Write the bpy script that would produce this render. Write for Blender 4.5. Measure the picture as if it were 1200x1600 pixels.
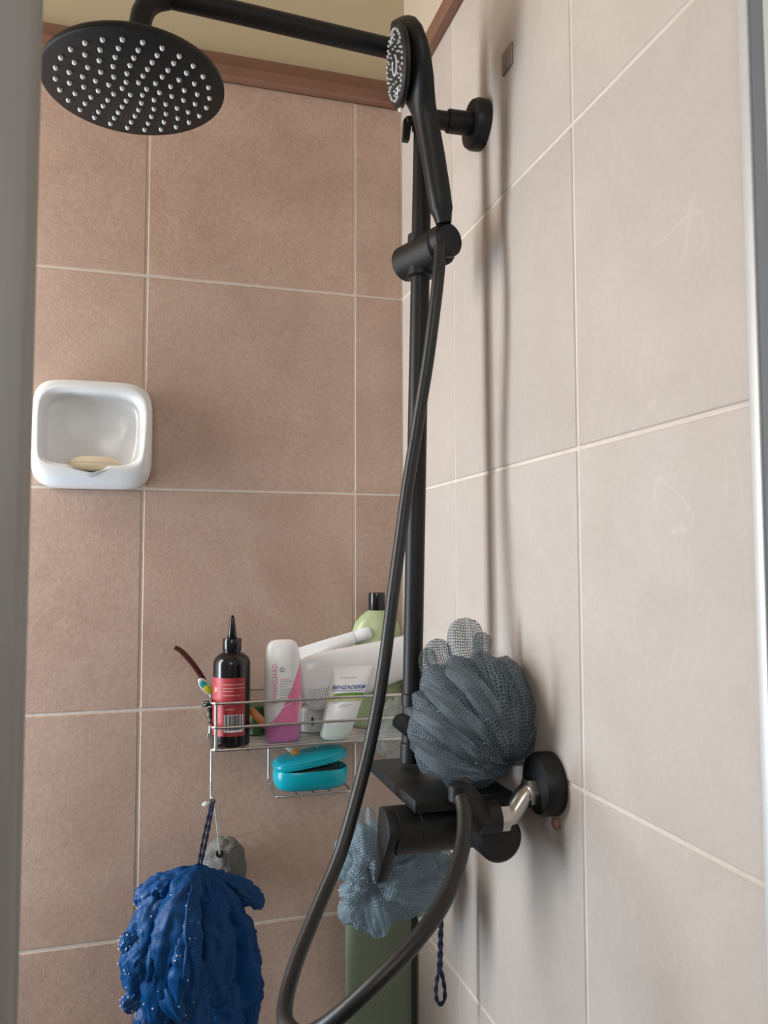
import bpy, bmesh, math, random
from math import pi, sin, cos, sqrt, radians
from mathutils import Vector, Matrix, noise

for o in list(bpy.data.objects): bpy.data.objects.remove(o, do_unlink=True)
S = bpy.context.scene
C = S.collection
V = Vector

# ------------------------------------------------------------------ camera, light, exposure
# world: corner of the two tiled walls is x=0,y=0; back wall is y=0, right wall is x=0, tile course = 0.33 m
CP = V((-0.4027, -1.2671, -0.1108)); YAW, PIT, ROLL, FPX = 0.2848, 0.0620, -0.0021, 1256.35
fw = V((sin(YAW)*cos(PIT), cos(YAW)*cos(PIT), sin(PIT))); r0 = V((cos(YAW), -sin(YAW), 0)); u0 = r0.cross(fw)
rt = cos(ROLL)*r0 + sin(ROLL)*u0; up = -sin(ROLL)*r0 + cos(ROLL)*u0
cam = bpy.data.cameras.new('camera'); co = bpy.data.objects.new('camera', cam); C.objects.link(co)
cam.sensor_fit = 'VERTICAL'; cam.sensor_height = 36; cam.sensor_width = 27; cam.lens = FPX/1600*36
cam.clip_start = 0.01
co.matrix_world = Matrix(((rt.x, up.x, -fw.x, CP.x), (rt.y, up.y, -fw.y, CP.y), (rt.z, up.z, -fw.z, CP.z), (0, 0, 0, 1)))
cam.dof.use_dof = True; cam.dof.focus_distance = 1.0; cam.dof.aperture_fstop = 9.5
S.camera = co
def at(px, py, Y):                    # photograph point carried to the vertical plane y = Y
    d = rt*((px-600)/FPX) - up*((py-800)/FPX) + fw
    return CP + d*((Y-CP.y)/d.y)

FLOOR, CEIL, XL, YF = -1.485, 1.20, -2.40, -2.60
W = bpy.data.worlds.new('world'); S.world = W; W.use_nodes = True
W.node_tree.nodes['Background'].inputs[0].default_value = (0.75, 0.85, 1.0, 1)
W.node_tree.nodes['Background'].inputs[1].default_value = 1.0
def area(name, loc, direction, sx, sy, power, col, spread=None):
    l = bpy.data.lights.new(name, 'AREA'); l.shape = 'RECTANGLE'; l.size = sx; l.size_y = sy; l.energy = power; l.color = col
    if spread: l.spread = spread
    o = bpy.data.objects.new(name, l); C.objects.link(o); o.location = loc
    o.rotation_euler = V(direction).to_track_quat('-Z', 'Y').to_euler()
    return o
AX = -1.25                                            # left wall of the shower alcove, with a tall window near the back
WY0, WY1, WZ0, WZ1 = -0.37, -0.03, -0.75, 0.75
cool, warm = (0.74, 0.88, 1.0), (1.0, 0.93, 0.83)     # tints added to grade the light, cool below and warm above
area('window_daylight_lower', (AX-0.030, (WY0+WY1)/2, -.375), (1, 0, 0), WY1-WY0, .75, 13.0, cool)
area('window_daylight_upper', (AX-0.030, (WY0+WY1)/2, .375), (1, 0, 0), WY1-WY0, .75, 9.5, warm)
area('sharp_shadow_strip', (AX-0.028, -.165, .0), (1, 0, 0), .11, 1.0, 4.0, (0.93, 0.96, 1.0))   # narrow strip lamp added to sharpen the riser's shadow
RWX0, RWX1, RWZ0, RWZ1 = -1.40, -0.40, 0.25, 1.05    # unseen window added behind the viewer to hold the front fill light
area('room_fill_light', ((RWX0+RWX1)/2, YF-0.03, (RWZ0+RWZ1)/2), (0, 1, 0), RWX1-RWX0, RWZ1-RWZ0, 11.5, (1.0, 0.97, 0.94))
S.view_settings.view_transform = 'Standard'; S.view_settings.look = 'None'
S.view_settings.gamma = 1; S.view_settings.use_curve_mapping = False
S.view_settings.exposure = 0.12
S.cycles.transparent_max_bounces = 24

# ------------------------------------------------------------------ materials
def nmat(name):
    m = bpy.data.materials.new(name); m.use_nodes = True
    return m, m.node_tree.nodes, m.node_tree.links, m.node_tree.nodes['Principled BSDF']
def mat(name, col, rough=0.5, metal=0.0, var=0.06, scale=40, bump=0.0, bscale=200, spec=0.5, trans=0.0, sss=0.0, coat=0.0):
    m, N, L, b = nmat(name)
    b.inputs['Roughness'].default_value = rough; b.inputs['Metallic'].default_value = metal
    b.inputs['Specular IOR Level'].default_value = spec
    b.inputs['Transmission Weight'].default_value = trans
    b.inputs['Coat Weight'].default_value = coat
    if sss:
        b.inputs['Subsurface Weight'].default_value = sss; b.inputs['Subsurface Radius'].default_value = (.01, .01, .01)
        b.inputs['Subsurface Scale'].default_value = 0.3
    tc = N.new('ShaderNodeTexCoord'); nz = N.new('ShaderNodeTexNoise')
    nz.inputs['Scale'].default_value = scale; nz.inputs['Detail'].default_value = 4
    L.new(tc.outputs['Object'], nz.inputs['Vector'])
    mx = N.new('ShaderNodeMix'); mx.data_type = 'RGBA'
    c = V(col)
    mx.inputs[6].default_value = (*(c*(1-var)), 1); mx.inputs[7].default_value = (*(c*(1+var)), 1)
    L.new(nz.outputs['Fac'], mx.inputs[0]); L.new(mx.outputs[2], b.inputs['Base Color'])
    if bump:
        n2 = N.new('ShaderNodeTexNoise'); n2.inputs['Scale'].default_value = bscale; n2.inputs['Detail'].default_value = 3
        L.new(tc.outputs['Object'], n2.inputs['Vector'])
        bp = N.new('ShaderNodeBump'); bp.inputs['Strength'].default_value = bump; bp.inputs['Distance'].default_value = 0.002
        L.new(n2.outputs['Fac'], bp.inputs['Height']); L.new(bp.outputs[0], b.inputs['Normal'])
    return m
def tilemat(name, base, dark, light, rough, bump, speck=.18):
    m, N, L, b = nmat(name)
    geo = N.new('ShaderNodeNewGeometry'); oi = N.new('ShaderNodeObjectInfo')
    sc = N.new('ShaderNodeVectorMath'); sc.operation = 'SCALE'; sc.inputs[0].default_value = (7.3, 3.1, 5.7); L.new(oi.outputs['Random'], sc.inputs['Scale'])
    ad = N.new('ShaderNodeVectorMath'); ad.operation = 'ADD'; L.new(geo.outputs['Position'], ad.inputs[0]); L.new(sc.outputs[0], ad.inputs[1])
    def nz(s, d, dist=0.0, rg=.55):
        n = N.new('ShaderNodeTexNoise'); n.inputs['Scale'].default_value = s; n.inputs['Detail'].default_value = d
        n.inputs['Distortion'].default_value = dist; n.inputs['Roughness'].default_value = rg
        L.new(ad.outputs[0], n.inputs['Vector']); return n
    n1, n2 = nz(9, 6, .6), nz(160, 3)
    r = N.new('ShaderNodeValToRGB'); e = r.color_ramp.elements
    e[0].position = .30; e[0].color = (*dark, 1); e[1].position = .72; e[1].color = (*light, 1)
    k = e.new(.5); k.color = (*base, 1)
    L.new(n1.outputs['Fac'], r.inputs[0])
    # fine speckle
    m1 = N.new('ShaderNodeMix'); m1.data_type = 'RGBA'; m1.blend_type = 'OVERLAY'; m1.inputs[0].default_value = speck
    L.new(r.outputs[0], m1.inputs[6]); L.new(n2.outputs['Fac'], m1.inputs[7])
    # thin pale veins
    vn = nz(3.2, 2, 2.5); ma = N.new('ShaderNodeMath'); ma.operation = 'SUBTRACT'; ma.inputs[1].default_value = .5; L.new(vn.outputs['Fac'], ma.inputs[0])
    mb = N.new('ShaderNodeMath'); mb.operation = 'ABSOLUTE'; L.new(ma.outputs[0], mb.inputs[0])
    vr = N.new('ShaderNodeValToRGB'); vr.color_ramp.elements[0].color = (.30, .30, .30, 1); vr.color_ramp.elements[1].color = (0, 0, 0, 1); vr.color_ramp.elements[1].position = .006
    L.new(mb.outputs[0], vr.inputs[0])
    pn = nz(6, 2); pr = N.new('ShaderNodeValToRGB'); pr.color_ramp.elements[0].position = .52; pr.color_ramp.elements[1].position = .68; L.new(pn.outputs['Fac'], pr.inputs[0])
    mm = N.new('ShaderNodeMath'); mm.operation = 'MULTIPLY'; L.new(vr.outputs[0], mm.inputs[0]); L.new(pr.outputs[0], mm.inputs[1])
    m2 = N.new('ShaderNodeMix'); m2.data_type = 'RGBA'; m2.inputs[7].default_value = (*(V(light)*1.35), 1)
    L.new(mm.outputs[0], m2.inputs[0]); L.new(m1.outputs[2], m2.inputs[6])
    # tile-to-tile tone
    tv = N.new('ShaderNodeMapRange'); tv.inputs[3].default_value = .95; tv.inputs[4].default_value = 1.05; L.new(oi.outputs['Random'], tv.inputs[0])
    m3 = N.new('ShaderNodeVectorMath'); m3.operation = 'SCALE'; L.new(m2.outputs[2], m3.inputs[0]); L.new(tv.outputs[0], m3.inputs['Scale'])
    L.new(m3.outputs[0], b.inputs['Base Color'])
    b.inputs['Roughness'].default_value = rough
    n3, n4 = nz(330, 2), nz(60, 4)
    s = N.new('ShaderNodeMath'); s.operation = 'ADD'; L.new(n3.outputs['Fac'], s.inputs[0]); L.new(n4.outputs['Fac'], s.inputs[1])
    bp = N.new('ShaderNodeBump'); bp.inputs['Strength'].default_value = bump; bp.inputs['Distance'].default_value = 0.0016
    L.new(s.outputs[0], bp.inputs['Height']); L.new(bp.outputs[0], b.inputs['Normal'])
    return m
def netmat(name, col, cell, thr, fill, gloss=.5, tl_=.38):
    # knitted net: threads round open cells, laid out along the ribbon (UV), film of water in some cells
    m, N, L, b = nmat(name)
    out = N['Material Output']
    uv = N.new('ShaderNodeUVMap'); uv.uv_map = 'UVMap'
    vo = N.new('ShaderNodeTexVoronoi'); vo.feature = 'DISTANCE_TO_EDGE'; vo.voronoi_dimensions = '2D'
    vo.inputs['Scale'].default_value = 1/cell; vo.inputs['Randomness'].default_value = .45
    L.new(uv.outputs[0], vo.inputs['Vector'])
    lt = N.new('ShaderNodeMath'); lt.operation = 'LESS_THAN'; lt.inputs[1].default_value = thr; L.new(vo.outputs['Distance'], lt.inputs[0])
    nz = N.new('ShaderNodeTexNoise'); nz.inputs['Scale'].default_value = 28; nz.inputs['Detail'].default_value = 2; L.new(uv.outputs[0], nz.inputs['Vector'])
    mr = N.new('ShaderNodeMapRange'); mr.inputs[1].default_value = .35; mr.inputs[2].default_value = .65; mr.inputs[3].default_value = fill*.5; mr.inputs[4].default_value = min(1, fill*1.5)
    L.new(nz.outputs['Fac'], mr.inputs[0])
    mx = N.new('ShaderNodeMath'); mx.operation = 'MAXIMUM'; L.new(lt.outputs[0], mx.inputs[0]); L.new(mr.outputs[0], mx.inputs[1])
    b.inputs['Base Color'].default_value = (*col, 1); b.inputs['Roughness'].default_value = gloss
    b.inputs['Specular IOR Level'].default_value = .28
    tl = N.new('ShaderNodeBsdfTranslucent'); tl.inputs[0].default_value = (*(V(col)*.9), 1)
    m1 = N.new('ShaderNodeMixShader'); m1.inputs[0].default_value = tl_; L.new(b.outputs[0], m1.inputs[1]); L.new(tl.outputs[0], m1.inputs[2])
    tr = N.new('ShaderNodeBsdfTransparent')
    m2 = N.new('ShaderNodeMixShader'); L.new(mx.outputs[0], m2.inputs[0]); L.new(tr.outputs[0], m2.inputs[1]); L.new(m1.outputs[0], m2.inputs[2])
    L.new(m2.outputs[0], out.inputs[0])
    return m
def filmmat(name, tint, amount, rough=.12):
    m, N, L, b = nmat(name); out = N['Material Output']
    b.inputs['Base Color'].default_value = (*tint, 1); b.inputs['Roughness'].default_value = rough
    tr = N.new('ShaderNodeBsdfTransparent'); mx = N.new('ShaderNodeMixShader')
    lw = N.new('ShaderNodeLayerWeight'); lw.inputs['Blend'].default_value = .5          # thin sheet: more reflective at a glancing angle
    pw = N.new('ShaderNodeMath'); pw.operation = 'POWER'; pw.inputs[1].default_value = 4.0; L.new(lw.outputs['Facing'], pw.inputs[0])
    ad = N.new('ShaderNodeMath'); ad.operation = 'MULTIPLY_ADD'; ad.inputs[1].default_value = .5; ad.inputs[2].default_value = amount; ad.use_clamp = True; L.new(pw.outputs[0], ad.inputs[0])
    L.new(ad.outputs[0], mx.inputs[0]); L.new(tr.outputs[0], mx.inputs[1]); L.new(b.outputs[0], mx.inputs[2]); L.new(mx.outputs[0], out.inputs[0])
    return m

M = {}
M['tile_back'] = tilemat('tile_back', (.48, .338, .268), (.44, .303, .236), (.52, .376, .304), .42, .20, .22)  # same tile as the right wall; its dimmer, warmer light put into the colour
M['tile_right'] = tilemat('tile_right', (.52, .466, .424), (.497, .442, .398), (.543, .490, .450), .38, .08, .07)
M['grout'] = mat('grout', (.66, .58, .51), .85, var=.12, scale=60, bump=.3)
M['olive_paint'] = mat('olive_paint', (.50, .43, .29), .8, var=.04, scale=12, bump=.1, bscale=90)
M['beige_paint'] = mat('beige_paint', (.55, .46, .36), .8, var=.04, scale=12, bump=.1, bscale=90)
M['white_paint'] = mat('white_paint', (.52, .50, .47), .8, var=.03, scale=10)
M['floor_tile'] = tilemat('floor_tile', (.12, .12, .12), (.10, .10, .10), (.15, .15, .15), .5, .3)
M['alcove_paint'] = mat('alcove_paint', (.50, .45, .40), .7, var=.03, scale=10)
M['ceiling_paint'] = mat('ceiling_paint', (.66, .55, .41), .8, var=.03, scale=10)
M['brown_wood'] = mat('brown_wood', (.20, .098, .062), .5, var=.2, scale=25, bump=.15)
M['silicone'] = mat('silicone', (.7, .64, .58), .6)
M['black'] = mat('matte_black', (.0085, .0095, .0105), .46, var=.1, scale=80, bump=.05, bscale=600, spec=.32)
M['black_face'] = mat('black_spray_face', (.012, .012, .013), .5)
M['rubber'] = mat('black_hose', (.008, .009, .010), .42, var=.15, scale=60, bump=.06, bscale=300)
M['nozzle'] = mat('silicone_nozzle', (.66, .68, .68), .35)
M['chrome'] = mat('chrome', (.42, .40, .37), .25, 1.0, var=.1, scale=120)
M['wire'] = mat('wire_steel', (.58, .56, .54), .26, 1.0, var=.15, scale=150)
M['alu'] = mat('satin_aluminium', (.60, .62, .62), .5, .35, var=.05, scale=30)
M['channel_shade'] = mat('channel_shade_paint', (.13, .14, .15), .6)
M['stile'] = mat('grey_painted_stile', (.30, .30, .285), .5, .1, var=.05, scale=20)
M['ceramic'] = mat('white_ceramic', (.78, .80, .82), .2, var=.02)
M['soap'] = mat('cream_soap', (.78, .68, .50), .35, sss=.2)
M['bottle_black'] = mat('black_plastic', (.008, .007, .008), .16)
M['label_red'] = mat('red_label', (.40, .035, .045), .45)
M['ink_cream'] = mat('cream_ink', (.72, .50, .40), .6)
M['white_plastic'] = mat('white_plastic', (.82, .83, .85), .24)
M['pink_ink'] = mat('pink_ink', (.82, .22, .42), .35)
M['orchid'] = mat('orchid_plastic', (.60, .20, .44), .25, sss=.1)
M['grey_ink'] = mat('grey_ink', (.30, .31, .34), .5)
M['navy_ink'] = mat('navy_ink', (.035, .06, .30), .5)
M['lime_ink'] = mat('lime_ink', (.30, .62, .02), .5)
M['yellow_ink'] = mat('yellow_ink', (.80, .72, .02), .5)
M['olive_ink'] = mat('dark_green_ink', (.10, .26, .02), .5)
M['pale_green_ink'] = mat('pale_green_ink', (.62, .70, .34), .5)
M['cap_clear'] = mat('milky_cap', (.62, .70, .66), .25, sss=.2)
M['green_bottle'] = mat('pale_green_plastic', (.42, .49, .275), .3, sss=.15)
M['grey_plastic'] = mat('pale_grey_plastic', (.40, .40, .40), .35)
M['dark_green'] = mat('dark_green_plastic', (.025, .075, .018), .35)
M['orange'] = mat('orange_plastic', (.80, .27, .03), .35)
M['brown_plastic'] = mat('red_brown_plastic', (.075, .018, .012), .18)
M['teal_oval'] = mat('teal_oval', (.02, .55, .50), .3)
M['teal'] = mat('teal_plastic', (.0, .40, .50), .28, var=.04, sss=.1)
M['dark_soap'] = mat('dark_soap', (.02, .05, .04), .4, bump=.6, bscale=150)
M['navy_cord'] = mat('navy_cord', (.012, .016, .05), .8, bump=.5, bscale=900)
M['white_cord'] = mat('white_cord', (.70, .68, .64), .8)
M['pumice'] = mat('pumice', (.17, .165, .155), .9, var=.9, scale=420, bump=1.0, bscale=500)
M['green_board'] = mat('dull_green', (.155, .20, .135), .6, var=.2, scale=14, bump=.1, bscale=120)
M['gap_shade'] = mat('gap_shade_paint', (.03, .035, .03), .6)
M['pad'] = mat('brown_pad', (.26, .20, .165), .5, var=.15, scale=200)
M['rust'] = mat('rusty_sealant', (.30, .17, .13), .7)
M['drop'] = mat('water_bead', (.9, .95, 1.0), .04, trans=.25, spec=1.0)
M['glass'] = filmmat('clear_glass', (.9, .95, .95), .02, .02)
M['bag'] = filmmat('clear_film', (.62, .68, .66), .28, .18)
M['net_grey'] = netmat('grey_net', (.19, .235, .27), .0034, .13, .13, .7)
M['net_bluegrey'] = netmat('bluegrey_net', (.29, .385, .445), .0026, .15, .17, .6)
M['net_blue'] = netmat('blue_net', (.002, .066, .225), .0022, .20, .60, .45, .12)
M['net_grey_dense'] = netmat('grey_net_dense', (.20, .245, .28), .0030, .16, .38, .7)
M['core_grey'] = mat('core_grey', (.03, .04, .05), .8)  # darker inner balls: shade deep between the folds put into the colour
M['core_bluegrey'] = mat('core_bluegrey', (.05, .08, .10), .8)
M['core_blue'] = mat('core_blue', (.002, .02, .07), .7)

# ------------------------------------------------------------------ scene-graph helpers
WL = {}                                  # world location of each Empty/part parent
def thing(name, label, cat, loc=(0, 0, 0), group=None):
    o = bpy.data.objects.new(name, None); C.objects.link(o); o.location = loc; o.empty_display_size = .02
    o['label'] = label; o['category'] = cat
    if group: o['group'] = group
    WL[o] = V(loc); return o
def tag(o, label, cat, group=None):
    o['label'] = label; o['category'] = cat
    if group: o['group'] = group
    return o
def obj(name, geo, m, parent=None, smooth=True, org=None, kind=None, label=None, auto=None):
    vs, fs = geo[0], geo[1]
    uv = geo[2] if len(geo) > 2 else None
    if org is None:
        if parent is not None: org = WL[parent]
        else:
            lo = [min(v[i] for v in vs) for i in range(3)]; hi = [max(v[i] for v in vs) for i in range(3)]
            org = V(((lo[0]+hi[0])/2, (lo[1]+hi[1])/2, lo[2]))
    org = V(org)
    me = bpy.data.meshes.new(name); me.from_pydata([tuple(V(v)-org) for v in vs], [], fs)
    if uv:
        l = me.uv_layers.new(name='UVMap')
        for lp in me.loops: l.data[lp.index].uv = uv[lp.vertex_index]
    bm = bmesh.new(); bm.from_mesh(me)
    if not uv: bmesh.ops.recalc_face_normals(bm, faces=bm.faces)
    bm.to_mesh(me); bm.free()
    me.materials.append(M[m])
    if smooth:
        if auto is None: auto = 40
        me.polygons.foreach_set('use_smooth', [True]*len(me.polygons))
        me.set_sharp_from_angle(angle=radians(auto))
    o = bpy.data.objects.new(name, me); C.objects.link(o)
    if parent is not None: o.parent = parent; o.location = org-WL[parent]
    else: o.location = org
    WL[o] = org
    if kind: o['kind'] = kind
    if label: o['label'] = label
    return o
def join(*gs):
    vs, fs, uv = [], [], []
    for g in gs:
        n = len(vs); vs += list(g[0]); fs += [tuple(i+n for i in f) for f in g[1]]
        if len(g) > 2: uv += list(g[2])
    return (vs, fs, uv) if uv else (vs, fs)
def xf(g, mx):
    return ([mx @ V(v) for v in g[0]],) + tuple(g[1:])
def box(x0, x1, y0, y1, z0, z1, b=0.0, seg=2):
    bm = bmesh.new(); bmesh.ops.create_cube(bm, size=1)
    for v in bm.verts: v.co = V((x0+(v.co.x+.5)*(x1-x0), y0+(v.co.y+.5)*(y1-y0), z0+(v.co.z+.5)*(z1-z0)))
    if b: bmesh.ops.bevel(bm, geom=list(bm.edges), offset=b, segments=seg, affect='EDGES', profile=.5)
    bm.verts.index_update()
    g = ([v.co.copy() for v in bm.verts], [tuple(v.index for v in f.verts) for f in bm.faces]); bm.free(); return g
def frames(P, closed=False):
    n = len(P); T = []
    for i in range(n):
        if closed: t = P[(i+1) % n]-P[i-1]
        else: t = P[min(i+1, n-1)]-P[max(i-1, 0)]
        T.append(t.normalized())
    a = V((0, 0, 1)) if abs(T[0].z) < .9 else V((1, 0, 0))
    N = (a-T[0]*a.dot(T[0])).normalized(); out = []
    for i in range(n):
        N = (N-T[i]*N.dot(T[i])).normalized(); out.append((T[i], N, T[i].cross(N)))
    return out
def tube(P, r, seg=12, closed=False, caps=True):
    P = [V(p) for p in P]; n = len(P); F = frames(P, closed); vs, fs = [], []
    for i in range(n):
        ri = r[i] if isinstance(r, (list, tuple)) else r
        for k in range(seg):
            a = 2*pi*k/seg; vs.append(P[i]+F[i][1]*(ri*cos(a))+F[i][2]*(ri*sin(a)))
    for i in range(n if closed else n-1):
        j = (i+1) % n
        for k in range(seg):
            k2 = (k+1) % seg; fs.append((i*seg+k, i*seg+k2, j*seg+k2, j*seg+k))
    if caps and not closed:
        fs.append(tuple(range(seg))[::-1]); fs.append(tuple((n-1)*seg+k for k in range(seg)))
    return vs, fs
def spline(P, n=12, closed=False):
    P = [V(p) for p in P]; out = []; m = len(P)
    rng = range(m if closed else m-1)
    for i in rng:
        if closed: p0, p1, p2, p3 = P[i-1], P[i], P[(i+1) % m], P[(i+2) % m]
        else: p0, p1, p2, p3 = P[max(i-1, 0)], P[i], P[i+1], P[min(i+2, m-1)]
        for k in range(n):
            t = k/n
            out.append(.5*((2*p1)+(p2-p0)*t+(2*p0-5*p1+4*p2-p3)*t*t+(3*p1-p0-3*p2+p3)*t**3))
    if not closed: out.append(P[-1].copy())
    return out
def basis(d, hint=(0, 0, 1)):
    d = V(d).normalized(); h = V(hint)
    if abs(d.dot(h)) > .95: h = V((1, 0, 0))
    a = h.cross(d).normalized(); return a, d.cross(a), d
def lathe(prof, org, d=(0, 0, 1), seg=32):
    # prof: list of (radius, height along d)
    a, b, c = basis(d); org = V(org); vs, fs, rings = [], [], []
    for r, h in prof:
        if r < 1e-6: rings.append([len(vs)]); vs.append(org+c*h)
        else:
            rings.append(list(range(len(vs), len(vs)+seg)))
            for k in range(seg): vs.append(org+a*(r*cos(2*pi*k/seg))+b*(r*sin(2*pi*k/seg))+c*h)
    for A, B in zip(rings, rings[1:]):
        if len(A) == 1 and len(B) == 1: continue
        for k in range(seg):
            k2 = (k+1) % seg
            if len(A) == 1: fs.append((A[0], B[k2], B[k]))
            elif len(B) == 1: fs.append((A[k], A[k2], B[0]))
            else: fs.append((A[k], A[k2], B[k2], B[k]))
    if len(rings[0]) > 1: fs.append(tuple(rings[0])[::-1])
    if len(rings[-1]) > 1: fs.append(tuple(rings[-1]))
    return vs, fs
def cyl(p, q, r, seg=28, b=.0015):
    p, q = V(p), V(q); h = (q-p).length; b = min(b, r*.4, h*.4)
    return lathe([(0, 0), (r-b, 0), (r, b), (r, h-b), (r-b, h), (0, h)], p, q-p, seg)
def loft(rings, caps=True):
    vs, fs = [], []; n = len(rings[0])
    for R in rings: vs += [V(v) for v in R]
    for i in range(len(rings)-1):
        for k in range(n):
            k2 = (k+1) % n; fs.append((i*n+k, i*n+k2, (i+1)*n+k2, (i+1)*n+k))
    if caps: fs.append(tuple(range(n))[::-1]); fs.append(tuple((len(rings)-1)*n+k for k in range(n)))
    return vs, fs
def se(a, n):                         # superellipse unit point
    c, s = cos(a), sin(a)
    return (math.copysign(abs(c)**(2/n), c), math.copysign(abs(s)**(2/n), s))
def ovalbody(prof, n=2.6, seg=40):
    # prof: (z, half width, half depth[, x shift])
    R = []
    for q in prof:
        z, w, d = q[:3]; sh = q[3] if len(q) > 3 else 0
        R.append([V((sh+w*se(2*pi*k/seg, n)[0], d*se(2*pi*k/seg, n)[1], z)) for k in range(seg)])
    return loft(R)
def frame_mx(base, upv, front):
    u = V(upv).normalized(); f = V(front); f = (f-u*f.dot(u)).normalized()   # local -y points to `front`
    y = -f; x = y.cross(u)
    b = V(base)
    return Matrix(((x.x, y.x, u.x, b.x), (x.y, y.y, u.y, b.y), (x.z, y.z, u.z, b.z), (0, 0, 0, 1)))
def prism(poly, t0, t1, org, ax, ay, az):
    # polygon in (ax, ay), extruded along az from t0 to t1
    org, ax, ay, az = V(org), V(ax), V(ay), V(az); n = len(poly)
    vs = [org+ax*p[0]+ay*p[1]+az*t0 for p in poly]+[org+ax*p[0]+ay*p[1]+az*t1 for p in poly]
    fs = [tuple(range(n))[::-1], tuple(range(n, 2*n))]+[(k, (k+1) % n, n+(k+1) % n, n+k) for k in range(n)]
    return vs, fs
def bevelled(g, off, seg=2, ang=30):
    bm = bmesh.new(); me = bpy.data.meshes.new('tmp'); me.from_pydata([tuple(v) for v in g[0]], [], g[1]); bm.from_mesh(me); bpy.data.meshes.remove(me)
    bmesh.ops.recalc_face_normals(bm, faces=bm.faces)
    es = [e for e in bm.edges if len(e.link_faces) == 2 and e.calc_face_angle() > radians(ang)]
    bmesh.ops.bevel(bm, geom=es, offset=off, segments=seg, affect='EDGES', profile=.5)
    bm.verts.index_update()
    r = ([v.co.copy() for v in bm.verts], [tuple(v.index for v in f.verts) for f in bm.faces]); bm.free(); return r
def textgeo(s, size, shear=0.0, spacing=1.0, wide=1.0, bold=0.0):
    cu = bpy.data.curves.new('t', 'FONT'); cu.body = s; cu.size = size; cu.shear = shear; cu.space_character = spacing
    cu.offset = bold; cu.align_x = 'LEFT'; cu.resolution_u = 3
    o = bpy.data.objects.new('t', cu); C.objects.link(o)
    dg = bpy.context.evaluated_depsgraph_get(); dg.update()
    me = bpy.data.meshes.new_from_object(o.evaluated_get(dg))
    g = ([V((v.co.x*wide, v.co.y, 0)) for v in me.vertices], [tuple(p.vertices) for p in me.polygons])
    bpy.data.objects.remove(o, do_unlink=True); bpy.data.meshes.remove(me)
    return g
def quadgrid(x0, x1, y0, y1, nx=8, ny=2):
    vs = [V((x0+(x1-x0)*i/nx, y0+(y1-y0)*j/ny, 0)) for j in range(ny+1) for i in range(nx+1)]
    fs = [(j*(nx+1)+i, j*(nx+1)+i+1, (j+1)*(nx+1)+i+1, (j+1)*(nx+1)+i) for j in range(ny) for i in range(nx)]
    return vs, fs
def mapped(g, fn): return ([V(fn(v[0], v[1])) for v in g[0]], g[1])
def blob(c, r, sub=3, amp=.1, freq=20, seed=0):
    bm = bmesh.new(); bmesh.ops.create_icosphere(bm, subdivisions=sub, radius=1)
    bm.verts.index_update(); vs = []
    for v in bm.verts:
        d = v.co.normalized(); k = 1+amp*noise.noise(d*freq+V((seed*3.1, seed, 0)))
        vs.append(V(c)+V((d.x*r[0], d.y*r[1], d.z*r[2]))*k)
    fs = [tuple(q.index for q in f.verts) for f in bm.faces]; bm.free(); return vs, fs

# ------------------------------------------------------------------ setting
def structure(name, geo, m, label=None, smooth=False, parent=None):
    o = obj(name, geo, m, parent, smooth=smooth)
    o['kind'] = 'structure'
    if label and parent is None: o['label'] = label; o['category'] = name.split('_')[0]
    return o
T = .33; TOPZ = 2*T; TT = .008; GAP = .0032
XT, YT = -.0825-4*T, -.2375-4*T
wb = structure('wall_back', box(XL-.1, .1, TT, .14, FLOOR-.1, CEIL+.1), 'olive_paint', 'olive painted back wall above the brown tiles, behind the soap dish')
wr = structure('wall_right', box(TT, .14, YF-.1, TT-.0005, FLOOR-.1, CEIL+.1), 'beige_paint', 'beige painted right wall above the pale tiles, behind the shower column')
obj('grout', box(XT, TT, .0016, TT+.002, FLOOR, TOPZ-.001), 'grout', wb, smooth=False)
obj('grout', box(.0016, TT+.002, YT, TT, FLOOR, TOPZ-.001), 'grout', wr, smooth=False)
def tilemesh(w, h, m, seed):
    g = box(-w/2, w/2, 0, TT, -h/2, h/2, .0016, 1)
    me = bpy.data.meshes.new('tile'); me.from_pydata([tuple(v) for v in g[0]], [], g[1]); me.materials.append(M[m]); return me
TC = {}
def tile(parent, m, w, h, c, rot):
    k = (m, round(w, 4), round(h, 4))
    if k not in TC: TC[k] = tilemesh(w-GAP, h-GAP, m, len(TC))
    o = bpy.data.objects.new('tile', TC[k]); C.objects.link(o); o.parent = parent
    o.location = V(c)-WL[parent]; o.rotation_euler = (0, 0, rot)
rows = [(FLOOR, -4*T)]+[(k*T, (k+1)*T) for k in range(-4, 2)]
random.seed(3)
cols = [(-.0825, 0)]+[(-.0825-(k+1)*T, -.0825-k*T) for k in range(4)]
for x0, x1 in cols:
    for z0, z1 in rows:
        tile(wb, 'tile_back', x1-x0, z1-z0, ((x0+x1)/2, random.uniform(0, .0006), (z0+z1)/2), 0)
cols = [(-.2375, 0)]+[(-.2375-(k+1)*T-.002*(k > 0), -.2375-k*T-.002*(k > 1)) for k in range(4)]
for y0, y1 in cols:
    for z0, z1 in rows:
        tile(wr, 'tile_right', y1-y0, z1-z0, (random.uniform(0, .0004), (y0+y1)/2, (z0+z1)/2), -pi/2)
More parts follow.
